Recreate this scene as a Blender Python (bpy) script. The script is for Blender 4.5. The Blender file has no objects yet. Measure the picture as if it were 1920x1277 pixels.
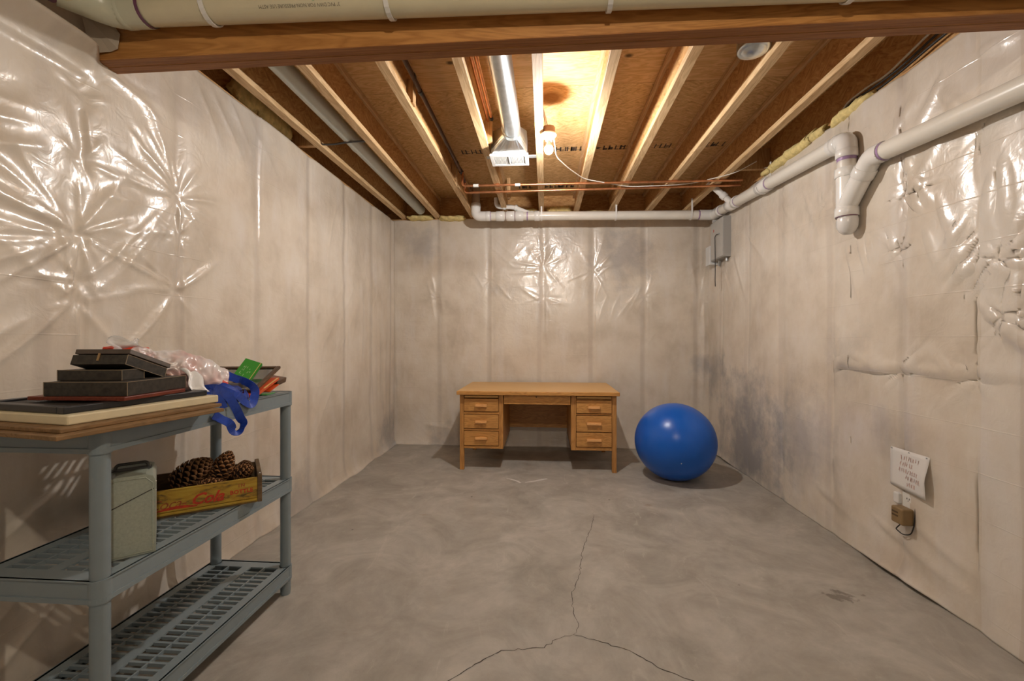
import bpy, math, random
import numpy as np
from mathutils import Vector, Matrix, Quaternion, noise as mnoise

random.seed(7)
scene = bpy.context.scene
COL = scene.collection
PI = math.pi

# ------------------------------------------------------------------ camera
F_PX = 820.0
cam_d = bpy.data.cameras.new('camera')
cam_d.sensor_fit = 'HORIZONTAL'
cam_d.sensor_width = 36.0
cam_d.lens = 36.0 * F_PX / 1920.0
cam_d.shift_y = -3.5 / 1920.0
cam_d.clip_start = 0.02
cam = bpy.data.objects.new('camera', cam_d)
COL.objects.link(cam)
cam.location = (0, 0, 1.30)
cam.rotation_euler = (PI / 2, 0, math.atan(62 / F_PX))
scene.camera = cam

# ------------------------------------------------------------------ world, exposure
world = bpy.data.worlds.new('world')
scene.world = world
world.use_nodes = True
world.node_tree.nodes['Background'].inputs[0].default_value = (1, 0.93, 0.86, 1)
world.node_tree.nodes['Background'].inputs[1].default_value = 0.07  # faint even fill, added to come in at the open rear end
scene.view_settings.view_transform = 'Standard'
scene.view_settings.look = 'None'
scene.view_settings.gamma = 1.0
scene.view_settings.use_curve_mapping = False
scene.view_settings.exposure = 1.25
BULB_FAR = 980.0      # emission of the bulb in view
BULB_NEAR = 720.0     # emission of the bulbs behind the camera

# ------------------------------------------------------------------ materials
MATS = {}
def new_mat(name):
    m = bpy.data.materials.new(name)
    m.use_nodes = True
    MATS[name] = m
    nt = m.node_tree
    b = nt.nodes['Principled BSDF']
    return m, nt, b
def N(nt, typ, **kw):
    n = nt.nodes.new(typ)
    for k, v in kw.items():
        setattr(n, k, v)
    return n
def coords(nt, scale=(1, 1, 1), rot=(0, 0, 0), loc=(0, 0, 0)):
    tc = N(nt, 'ShaderNodeTexCoord')
    mp = N(nt, 'ShaderNodeMapping')
    mp.inputs['Scale'].default_value = scale
    mp.inputs['Rotation'].default_value = rot
    mp.inputs['Location'].default_value = loc
    nt.links.new(tc.outputs['Object'], mp.inputs['Vector'])
    return mp.outputs['Vector']
def noise(nt, vec, scale, detail=4, rough=0.55, dist=0.0):
    n = N(nt, 'ShaderNodeTexNoise')
    n.inputs['Scale'].default_value = scale
    n.inputs['Detail'].default_value = detail
    n.inputs['Roughness'].default_value = rough
    n.inputs['Distortion'].default_value = dist
    if vec is not None:
        nt.links.new(vec, n.inputs['Vector'])
    return n.outputs['Fac']
def ramp(nt, fac, stops):
    r = N(nt, 'ShaderNodeValToRGB')
    el = r.color_ramp.elements
    while len(el) < len(stops):
        el.new(0.5)
    for e, (p, c) in zip(el, stops):
        e.position = p
        e.color = (c[0], c[1], c[2], 1) if len(c) == 3 else c
    nt.links.new(fac, r.inputs['Fac'])
    return r.outputs['Color']
def mixc(nt, fac, a, b, mode='MIX'):
    m = N(nt, 'ShaderNodeMix', data_type='RGBA', blend_type=mode)
    for sock, v in ((0, fac), (6, a), (7, b)):
        if isinstance(v, (int, float)):
            m.inputs[sock].default_value = v
        elif isinstance(v, tuple):
            m.inputs[sock].default_value = (v[0], v[1], v[2], 1)
        else:
            nt.links.new(v, m.inputs[sock])
    return m.outputs[2]
def math_n(nt, op, a, b=0.0, clamp=False):
    m = N(nt, 'ShaderNodeMath', operation=op, use_clamp=clamp)
    for i, v in enumerate((a, b)):
        if isinstance(v, (int, float)):
            m.inputs[i].default_value = v
        else:
            nt.links.new(v, m.inputs[i])
    return m.outputs[0]
def bump(nt, b, h, strength, dist, coat=False):
    n = N(nt, 'ShaderNodeBump')
    n.inputs['Strength'].default_value = strength
    n.inputs['Distance'].default_value = dist
    nt.links.new(h, n.inputs['Height'])
    nt.links.new(n.outputs['Normal'], b.inputs['Normal'])
    if coat:
        nt.links.new(n.outputs['Normal'], b.inputs['Coat Normal'])

def plain(name, col, rough=0.5, metal=0.0, spec=0.5, var=0.0, vscale=30, bmp=0.0, coat=0.0):
    m, nt, b = new_mat(name)
    b.inputs['Base Color'].default_value = (*col, 1)
    b.inputs['Roughness'].default_value = rough
    b.inputs['Metallic'].default_value = metal
    b.inputs['Specular IOR Level'].default_value = spec
    b.inputs['Coat Weight'].default_value = coat
    if var or bmp:
        n = noise(nt, coords(nt), vscale, 5)
        if var:
            lo = tuple(max(0, c * (1 - var)) for c in col)
            hi = tuple(min(1, c * (1 + var)) for c in col)
            nt.links.new(ramp(nt, n, [(0.3, lo), (0.7, hi)]), b.inputs['Base Color'])
        if bmp:
            bump(nt, b, n, 0.5, bmp)
    return m

def wood(name, c1, c2, axis=0, scale=9, stretch=12, rough=0.55, fine=0.25, spec=0.35, knots=None, cath=0.0):
    m, nt, b = new_mat(name)
    sc = [1.0, 1.0, 1.0]; sc[axis] = 1.0 / stretch
    v = coords(nt, tuple(sc))
    g = noise(nt, v, scale, 3, 0.5, 1.2 + cath)
    w = math_n(nt, 'FRACT', math_n(nt, 'MULTIPLY', g, 7.0))
    w2 = math_n(nt, 'ABSOLUTE', math_n(nt, 'SUBTRACT', w, 0.5))
    fg = noise(nt, v, scale * 14, 4, 0.6)
    f = math_n(nt, 'ADD', math_n(nt, 'MULTIPLY', w2, 1.1), math_n(nt, 'MULTIPLY', fg, 0.7))
    col = ramp(nt, f, [(0.2, c1), (0.85, c2)])
    big = noise(nt, coords(nt), 2.2, 2)
    col = mixc(nt, math_n(nt, 'MULTIPLY', big, 0.35), col, c1, 'MIX')
    if knots:
        vo = N(nt, 'ShaderNodeTexVoronoi'); vo.inputs['Scale'].default_value = knots
        nt.links.new(coords(nt, (1, 1.3, 0)), vo.inputs['Vector'])
        kf = ramp(nt, vo.outputs['Distance'], [(0.03, (1, 1, 1)), (0.085, (0, 0, 0))])
        col = mixc(nt, kf, col, tuple(c * 0.22 for c in c1))
    nt.links.new(col, b.inputs['Base Color'])
    b.inputs['Roughness'].default_value = rough
    b.inputs['Specular IOR Level'].default_value = spec
    bump(nt, b, f, fine, 0.002)
    return m

def osb(name, cols, scale=26, rough=0.7, axis_a=(1, 6, 1), axis_b=(6, 1, 1), stain=None):
    m, nt, b = new_mat(name)
    def turned(stretch, rot, loc):
        tc = N(nt, 'ShaderNodeTexCoord'); mp = N(nt, 'ShaderNodeMapping', vector_type='TEXTURE')
        mp.inputs['Scale'].default_value = tuple(1.0 / q for q in stretch); mp.inputs['Rotation'].default_value = rot; mp.inputs['Location'].default_value = loc
        nt.links.new(tc.outputs['Object'], mp.inputs['Vector']); return mp.outputs['Vector']
    web = axis_a[2] > 1
    va = turned((1, 1, 4.5) if web else (1, 4.5, 4.5), (0.5, 0, 0) if web else (0, 0, 0.45), (0, 0, 0)); vb = turned((1, 4.5, 1) if web else (1.2, 4.5, 4.5), (0.9, 0, 0) if web else (0, 0, -0.55), (3, 1, 2))
    na = noise(nt, va, scale * 0.45, 4, 0.6, 0.6); nb = noise(nt, vb, scale * 0.45, 4, 0.6, 0.6)
    mk = ramp(nt, noise(nt, coords(nt), 11, 2), [(0.47, (0, 0, 0)), (0.53, (1, 1, 1))])
    f = mixc(nt, mk, na, nb)
    col = ramp(nt, f, [(0.30, cols[0]), (0.5, cols[1]), (0.72, cols[2])])
    vo = N(nt, 'ShaderNodeTexVoronoi'); vo.inputs['Scale'].default_value = scale
    nt.links.new(coords(nt, (1, 3.2, 1)), vo.inputs['Vector'])
    dk = ramp(nt, vo.outputs['Distance'], [(0.06, (1, 1, 1)), (0.14, (0, 0, 0))])
    col = mixc(nt, math_n(nt, 'MULTIPLY', dk, 0.55), col, tuple(c * 0.35 for c in cols[0]))
    if stain:
        d = N(nt, 'ShaderNodeVectorMath', operation='DISTANCE')
        v = coords(nt, (1, 1, 1))
        nt.links.new(v, d.inputs[0]); d.inputs[1].default_value = stain[0]
        dd = math_n(nt, 'ADD', d.outputs['Value'], math_n(nt, 'MULTIPLY', noise(nt, v, 12, 3), 0.05))
        sf = ramp(nt, dd, [(stain[1], (0.85, 0.85, 0.85)), (stain[1] + 0.045, (0, 0, 0))])
        col = mixc(nt, sf, col, stain[2])
    nt.links.new(col, b.inputs['Base Color'])
    b.inputs['Roughness'].default_value = rough
    b.inputs['Specular IOR Level'].default_value = 0.25
    bump(nt, b, f, 0.35, 0.002)
    return m

def film(name, axis, studs, seed, stain_pts=(), band=None):
    """glossy clear poly sheet stapled over faced insulation; axis = horizontal wall axis"""
    m, nt, b = new_mat(name)
    v = coords(nt, (1, 1, 1), (0, 0, 0), (seed, seed, 0))
    sep = N(nt, 'ShaderNodeSeparateXYZ'); nt.links.new(coords(nt), sep.inputs[0])
    u = sep.outputs[axis]; z = sep.outputs[2]
    n1 = noise(nt, v, 2.6, 5, 0.6)
    col = ramp(nt, n1, [(0.30, (0.56, 0.485, 0.395)), (0.5, (0.68, 0.605, 0.51)), (0.72, (0.76, 0.70, 0.615))])
    n2 = noise(nt, coords(nt, (1, 1, 0.28), (0, 0, 0), (seed + 3, 1, 2)), 6.5, 4, 0.6)
    col = mixc(nt, ramp(nt, n2, [(0.5, (0, 0, 0)), (0.75, (0.6, 0.6, 0.6))]), col, (0.74, 0.70, 0.66))
    # studs seen through the sheet
    su = math_n(nt, 'ABSOLUTE', math_n(nt, 'SUBTRACT', math_n(nt, 'FRACT', math_n(nt, 'DIVIDE', math_n(nt, 'SUBTRACT', u, studs[0] - 0.305), 0.61)), 0.5))
    sm = ramp(nt, su, [(0.025, (1, 1, 1)), (0.06, (0, 0, 0))])
    col = mixc(nt, math_n(nt, 'MULTIPLY', sm, 0.24), col, (0.42, 0.355, 0.31))
    # damp grey patches with shapes of their own
    for (pt, rad, amt) in stain_pts:
        d = N(nt, 'ShaderNodeVectorMath', operation='DISTANCE')
        vv = coords(nt); nt.links.new(vv, d.inputs[0]); d.inputs[1].default_value = pt
        dd = math_n(nt, 'ADD', math_n(nt, 'DIVIDE', d.outputs['Value'], rad), math_n(nt, 'MULTIPLY', math_n(nt, 'SUBTRACT', noise(nt, vv, 5, 5, 0.65), 0.5), 2.2))
        sf = ramp(nt, dd, [(0.2, (1, 1, 1)), (1.0, (0, 0, 0))])
        col = mixc(nt, math_n(nt, 'MULTIPLY', sf, amt), col, (0.26, 0.26, 0.275))
    if band:   # two sheets overlap here: milkier
        bw = math_n(nt, 'ADD', u, math_n(nt, 'MULTIPLY', noise(nt, v, 2.0, 2), 0.03))
        bm_ = math_n(nt, 'MULTIPLY', math_n(nt, 'GREATER_THAN', bw, band[0]), math_n(nt, 'LESS_THAN', bw, band[1]))
        col = mixc(nt, math_n(nt, 'MULTIPLY', bm_, 0.28), col, (0.80, 0.78, 0.75))
    nt.links.new(col, b.inputs['Base Color'])
    b.inputs['Roughness'].default_value = 0.38
    b.inputs['Specular IOR Level'].default_value = 0.5
    b.inputs['Coat Weight'].default_value = 0.85
    b.inputs['Coat Roughness'].default_value = 0.20
    b.inputs['Coat IOR'].default_value = 1.52
    # packing creases: level lines, broken up
    zz = math_n(nt, 'ADD', z, math_n(nt, 'MULTIPLY', noise(nt, v, 1.2, 1), 0.035))
    cr = math_n(nt, 'ABSOLUTE', math_n(nt, 'SUBTRACT', math_n(nt, 'FRACT', math_n(nt, 'DIVIDE', zz, 0.205)), 0.5))
    crm = ramp(nt, cr, [(0.0, (1, 1, 1)), (0.016, (0, 0, 0))])
    brk = ramp(nt, noise(nt, v, 1.7, 2), [(0.46, (0, 0, 0)), (0.58, (1, 1, 1))])
    crease = math_n(nt, 'MULTIPLY', crm, brk)
    w1 = noise(nt, coords(nt, (1, 1, 1), (0.5, 0.5, 0.3), (seed, 0, 0)), 11, 3, 0.5, 1.5)
    w2 = noise(nt, coords(nt, (1, 1, 0.3), (0.4, 0.3, 0), (seed, 4, 0)), 22, 3, 0.5, 0.8)
    h = math_n(nt, 'ADD', math_n(nt, 'MULTIPLY', crease, 0.22), math_n(nt, 'ADD', math_n(nt, 'MULTIPLY', w1, 0.55), math_n(nt, 'MULTIPLY', w2, 0.28)))
    bump(nt, b, h, 0.42, 0.010, coat=True)
    return m

def concrete():
    m, nt, b = new_mat('concrete')
    v = coords(nt)
    n1 = noise(nt, v, 2.4, 9, 0.68, 0.9); n2 = noise(nt, coords(nt, (1, 1, 1), (0, 0, 0.4), (4, 2, 0)), 7, 6, 0.65, 0.4)
    n3 = noise(nt, v, 140, 3)
    f = math_n(nt, 'ADD', math_n(nt, 'MULTIPLY', n1, 0.65), math_n(nt, 'MULTIPLY', n2, 0.35))
    col = ramp(nt, f, [(0.34, (0.27, 0.25, 0.215)), (0.5, (0.37, 0.345, 0.305)), (0.66, (0.48, 0.45, 0.405))])
    # trowel scuffs
    sc = noise(nt, coords(nt, (1.0, 0.35, 1), (0, 0, -0.7)), 7, 6, 0.7, 1.5)
    col = mixc(nt, math_n(nt, 'MULTIPLY', ramp(nt, sc, [(0.60, (0, 0, 0)), (0.75, (1, 1, 1))]), 0.45), col, (0.60, 0.565, 0.51))
    # rusty blots and small dark specks
    rs = ramp(nt, noise(nt, coords(nt, (1, 1, 1), (0, 0, 0), (9, 5, 0)), 3.1, 5), [(0.68, (0, 0, 0)), (0.76, (1, 1, 1))])
    col = mixc(nt, math_n(nt, 'MULTIPLY', rs, 0.5), col, (0.24, 0.17, 0.10))
    vo = N(nt, 'ShaderNodeTexVoronoi'); vo.inputs['Scale'].default_value = 2.6; nt.links.new(v, vo.inputs['Vector'])
    sp = ramp(nt, vo.outputs['Distance'], [(0.016, (1, 1, 1)), (0.024, (0, 0, 0))])
    col = mixc(nt, math_n(nt, 'MULTIPLY', sp, 0.8), col, (0.05, 0.045, 0.04))
    # dark oil blot by the right wall
    d = N(nt, 'ShaderNodeVectorMath', operation='DISTANCE'); nt.links.new(v, d.inputs[0]); d.inputs[1].default_value = (1.50, 2.33, 0)
    dd = math_n(nt, 'ADD', d.outputs['Value'], math_n(nt, 'MULTIPLY', math_n(nt, 'SUBTRACT', noise(nt, v, 14, 4), 0.5), 0.35))
    col = mixc(nt, math_n(nt, 'MULTIPLY', ramp(nt, dd, [(0.03, (1, 1, 1)), (0.06, (0, 0, 0))]), 0.6), col, (0.10, 0.085, 0.07))
    nt.links.new(col, b.inputs['Base Color'])
    nt.links.new(ramp(nt, n2, [(0.3, (0.50, 0.50, 0.50)), (0.7, (0.72, 0.72, 0.72))]), b.inputs['Roughness'])
    b.inputs['Specular IOR Level'].default_value = 0.4
    bump(nt, b, math_n(nt, 'ADD', math_n(nt, 'MULTIPLY', n2, 0.8), math_n(nt, 'MULTIPLY', n3, 0.2)), 0.35, 0.006)
    return m

concrete()
wood('joist_lumber', (0.50, 0.31, 0.145), (0.78, 0.56, 0.32), 1, 16, 14, 0.6)
wood('blocking_lumber', (0.40, 0.22, 0.09), (0.62, 0.40, 0.20), 2, 14, 10, 0.6)
wood('plate_lumber', (0.45, 0.24, 0.09), (0.66, 0.40, 0.18), 1, 14, 14, 0.6)
wood('beam_face', (0.36, 0.150, 0.036), (0.60, 0.29, 0.085), 0, 7, 9, 0.45, 0.2, 0.5, None, 1.0)
wood('plywood', (0.58, 0.34, 0.13), (0.84, 0.58, 0.30), 0, 6, 5, 0.65, 0.2, 0.3, 2.6, 1.5)
wood('oak', (0.38, 0.165, 0.040), (0.64, 0.325, 0.095), 0, 10, 7, 0.38, 0.15, 0.5, None, 1.2)
wood('oak_upright', (0.36, 0.155, 0.038), (0.60, 0.30, 0.088), 2, 12, 12, 0.4, 0.15, 0.5)
wood('oak_top', (0.58, 0.335, 0.115), (0.66, 0.40, 0.15), 0, 8, 14, 0.42, 0.08, 0.4)
wood('oak_handle', (0.58, 0.27, 0.085), (0.72, 0.37, 0.13), 0, 20, 8, 0.35, 0.1, 0.5)
wood('brown_hardboard', (0.16, 0.09, 0.035), (0.27, 0.16, 0.07), 1, 14, 8, 0.6)
wood('walnut_frame', (0.045, 0.022, 0.010), (0.11, 0.055, 0.025), 1, 16, 10, 0.4)
wood('mahogany', (0.13, 0.022, 0.010), (0.20, 0.045, 0.022), 1, 16, 10, 0.4)
OSBC = [(0.46, 0.27, 0.105), (0.68, 0.445, 0.205), (0.84, 0.61, 0.33)]
osb('osb_web', [(0.38, 0.185, 0.065), (0.56, 0.31, 0.12), (0.70, 0.44, 0.20)], 30, 0.7, (1, 1, 6), (1, 6, 1))
osb('osb_panel', OSBC, 30, 0.72)
osb('osb_panel_stained', OSBC, 30, 0.72, stain=((0.045, 3.19, 3.05), 0.075, (0.25, 0.115, 0.03)))
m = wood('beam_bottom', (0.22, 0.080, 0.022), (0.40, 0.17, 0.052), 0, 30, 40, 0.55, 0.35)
film('poly_left', 1, [2.10], 1.0, [((-1.86, 3.2, 0.0), 0.35, 0.5), ((-1.86, 5.1, 0.1), 0.4, 0.7), ((-1.86, 2.6, 2.7), 0.4, 0.25)])
film('poly_right', 1, [2.50], 5.0, [((1.96, 4.3, 0.35), 0.75, 0.85), ((1.96, 3.5, 0.55), 0.5, 0.45), ((1.96, 2.9, 1.15), 0.25, 0.3), ((1.96, 2.6, 0.75), 0.2, 0.35), ((1.96, 5.1, 0.9), 0.35, 0.6)], (1.93, 2.10))
film('poly_back', 0, [-0.68], 9.0, [((-1.5, 5.28, 2.45), 0.25, 0.4), ((0.9, 5.28, 2.3), 0.45, 0.5), ((-1.2, 5.28, 0.0), 0.3, 0.6), ((0.2, 5.28, 2.5), 0.3, 0.3), ((-0.6, 5.28, 1.9), 0.12, 0.3), ((1.85, 5.28, 1.0), 0.2, 0.5)])
plain('pvc', (0.78, 0.75, 0.68), 0.28, var=0.04, vscale=6, coat=0.2)
plain('pvc_fitting', (0.82, 0.81, 0.78), 0.22, coat=0.3)
plain('pvc_cream', (0.66, 0.60, 0.42), 0.30, var=0.05, vscale=5, coat=0.2)
plain('pvc_cream_fitting', (0.60, 0.60, 0.46), 0.30, var=0.05, vscale=5)
plain('pvc_dirty', (0.42, 0.33, 0.24), 0.5, var=0.15, vscale=8)
plain('purple_primer', (0.36, 0.24, 0.42), 0.35, var=0.25, vscale=40)
plain('dark_primer', (0.16, 0.055, 0.11), 0.35)
plain('hanger_white', (0.80, 0.79, 0.76), 0.4)
plain('galvanized', (0.62, 0.68, 0.72), 0.30, 1.0, var=0.10, vscale=22, bmp=0.001)
plain('grey_duct', (0.50, 0.53, 0.49), 0.35, 0.1, var=0.04, vscale=8)
plain('strap_steel', (0.42, 0.44, 0.45), 0.4, 0.7)
plain('black_rubber', (0.02, 0.02, 0.022), 0.5)
plain('register_white', (0.80, 0.80, 0.78), 0.4)
plain('register_gap', (0.10, 0.11, 0.11), 0.7)
plain('copper', (0.72, 0.33, 0.16), 0.32, 0.9, var=0.2, vscale=15)
plain('copper_dark', (0.10, 0.06, 0.045), 0.5, 0.5, var=0.3, vscale=15)
plain('copper_tag', (0.75, 0.76, 0.72), 0.5)
plain('cable_white', (0.74, 0.71, 0.64), 0.45)
plain('cable_black', (0.025, 0.022, 0.02), 0.45)
plain('porcelain', (0.86, 0.85, 0.82), 0.2, coat=0.4)
plain('box_brown', (0.30, 0.17, 0.10), 0.6)
plain('insulation', (0.74, 0.60, 0.27), 0.95, spec=0.1, var=0.18, vscale=28, bmp=0.02)
plain('print_ink', (0.08, 0.06, 0.045), 0.8)
plain('pipe_ink', (0.22, 0.19, 0.14), 0.7)
plain('green_mark', (0.36, 0.50, 0.30), 0.6)
plain('crack_dark', (0.075, 0.065, 0.055), 0.9, spec=0.1)
plain('chalk', (0.62, 0.60, 0.57), 0.9, spec=0.1)
plain('ball_blue', (0.004, 0.105, 0.52), 0.30, spec=0.5, var=0.03, vscale=4)
plain('ball_plug', (0.85, 0.85, 0.85), 0.4)
plain('desk_gap_shade', (0.055, 0.026, 0.011), 0.7)
plain('key_metal', (0.10, 0.07, 0.04), 0.4, 0.8)
plain('shelf_grey', (0.21, 0.26, 0.285), 0.36, var=0.03, vscale=20)
plain('panel_grey', (0.50, 0.49, 0.46), 0.4, var=0.03)
plain('panel_side', (0.36, 0.35, 0.33), 0.45)
plain('panel_white', (0.70, 0.72, 0.72), 0.4)
plain('red_mark', (0.55, 0.06, 0.04), 0.6)
plain('paper', (0.72, 0.70, 0.68), 0.8, spec=0.2)
plain('paper_ink', (0.62, 0.36, 0.31), 0.8)
plain('outlet_white', (0.74, 0.72, 0.67), 0.35)
plain('outlet_hole', (0.06, 0.05, 0.05), 0.7)
plain('adapter_tan', (0.24, 0.155, 0.07), 0.5, var=0.06, vscale=30)
plain('adapter_mark', (0.09, 0.055, 0.025), 0.6)
plain('tape_tan', (0.46, 0.33, 0.14), 0.5)
plain('sheet_flap', (0.50, 0.42, 0.33), 0.35, coat=0.4)
plain('clear_tape', (0.72, 0.71, 0.69), 0.22, coat=0.6)
plain('cream_canvas', (0.68, 0.60, 0.40), 0.55, var=0.03)
plain('black_lacquer', (0.016, 0.017, 0.02), 0.38)
plain('black_backing', (0.03, 0.028, 0.026), 0.6)
plain('box_worn', (0.030, 0.025, 0.018), 0.5, var=0.6, vscale=60)
plain('box_edge', (0.26, 0.20, 0.13), 0.7)
plain('box_lid', (0.075, 0.055, 0.042), 0.5, var=0.15, vscale=30)
plain('leather_tab', (0.30, 0.19, 0.08), 0.5)
plain('strap_blue', (0.008, 0.048, 0.36), 0.5, var=0.2, vscale=60)
plain('cloth_navy', (0.008, 0.026, 0.19), 0.6, var=0.2, vscale=40)
plain('book_green', (0.045, 0.30, 0.035), 0.4)
plain('book_gold', (0.75, 0.55, 0.20), 0.4)
plain('book_print', (0.36, 0.55, 0.30), 0.5)
plain('book_pages', (0.62, 0.55, 0.38), 0.8)
plain('book_orange', (0.62, 0.075, 0.008), 0.4)
plain('glass_dark', (0.045, 0.05, 0.042), 0.08, var=0.8, vscale=30, coat=0.5)
plain('card_grey', (0.10, 0.085, 0.075), 0.6)
plain('card_print', (0.34, 0.27, 0.18), 0.6)
plain('foil_green', (0.05, 0.30, 0.07), 0.25, var=0.5, vscale=60)
plain('file_box', (0.36, 0.40, 0.335), 0.45, 0.15, var=0.10, vscale=130, bmp=0.0006)
plain('file_box_dark', (0.05, 0.05, 0.045), 0.5)
plain('rivet', (0.6, 0.6, 0.57), 0.35, 0.9)
plain('crate_red', (0.50, 0.045, 0.015), 0.7, var=0.3, vscale=90)
plain('crate_red_faded', (0.33, 0.085, 0.025), 0.75, var=0.3, vscale=90)
plain('crate_inside', (0.06, 0.038, 0.018), 0.8, var=0.3, vscale=20)
plain('cone_core', (0.030, 0.014, 0.008), 0.9)

# worn yellow crate paint over old wood
m, nt, b = new_mat('crate_yellow')
n1 = noise(nt, coords(nt, (1, 1, 4)), 9, 5, 0.65, 0.6)
col = ramp(nt, n1, [(0.34, (0.075, 0.05, 0.02)), (0.47, (0.42, 0.25, 0.025)), (0.62, (0.50, 0.34, 0.04)), (0.8, (0.36, 0.27, 0.10))])
nt.links.new(col, b.inputs['Base Color']); b.inputs['Roughness'].default_value = 0.7
m, nt, b = new_mat('crate_wood')
n1 = noise(nt, coords(nt, (1, 1, 4)), 12, 5, 0.65, 0.6)
nt.links.new(ramp(nt, n1, [(0.3, (0.06, 0.035, 0.016)), (0.7, (0.20, 0.125, 0.06))]), b.inputs['Base Color']); b.inputs['Roughness'].default_value = 0.75
# pine cone scales: dark with paler lip
for nm, c1, c2 in (('cone_scale', (0.05, 0.022, 0.011), (0.30, 0.155, 0.07)), ('cone_scale_tan', (0.10, 0.042, 0.016), (0.34, 0.16, 0.06))):
    m, nt, b = new_mat(nm)
    sep = N(nt, 'ShaderNodeSeparateXYZ'); nt.links.new(coords(nt), sep.inputs[0])
    nt.links.new(ramp(nt, math_n(nt, 'MULTIPLY', sep.outputs[0], 40.0), [(0.62, c1), (0.93, c2)]), b.inputs['Base Color']); b.inputs['Roughness'].default_value = 0.7
# thin shopping bag: milky film with red print
m, nt, b = new_mat('bag_film')
v = coords(nt)
pn = noise(nt, coords(nt, (1, 1, 1), (0, 0, 0), (2.3, 0.4, 1.1)), 9, 2, 0.4)
pk = noise(nt, v, 7, 3)
col = ramp(nt, pk, [(0.42, (0.72, 0.70, 0.70)), (0.6, (0.66, 0.44, 0.42))])
col = mixc(nt, ramp(nt, pn, [(0.575, (0, 0, 0)), (0.585, (1, 1, 1))]), col, (0.66, 0.055, 0.02))
nt.links.new(col, b.inputs['Base Color'])
b.inputs['Roughness'].default_value = 0.3; b.inputs['Coat Weight'].default_value = 0.5; b.inputs['Coat Roughness'].default_value = 0.2
b.inputs['Transmission Weight'].default_value = 0.0
plain('bag_white', (0.78, 0.78, 0.77), 0.3, coat=0.4)
m, nt, b = new_mat('bag_clear')
b.inputs['Base Color'].default_value = (0.74, 0.74, 0.74, 1); b.inputs['Roughness'].default_value = 0.25
b.inputs['Alpha'].default_value = 0.45
def emitter(name, col, strength):
    m, nt, b = new_mat(name)
    b.inputs['Base Color'].default_value = (0.9, 0.9, 0.9, 1)
    b.inputs['Emission Color'].default_value = (*col, 1)
    b.inputs['Emission Strength'].default_value = strength
emitter('bulb_lit', (1.0, 0.95, 0.90), BULB_FAR)
emitter('bulb_lit_warm', (1.0, 0.88, 0.72), BULB_NEAR)

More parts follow.
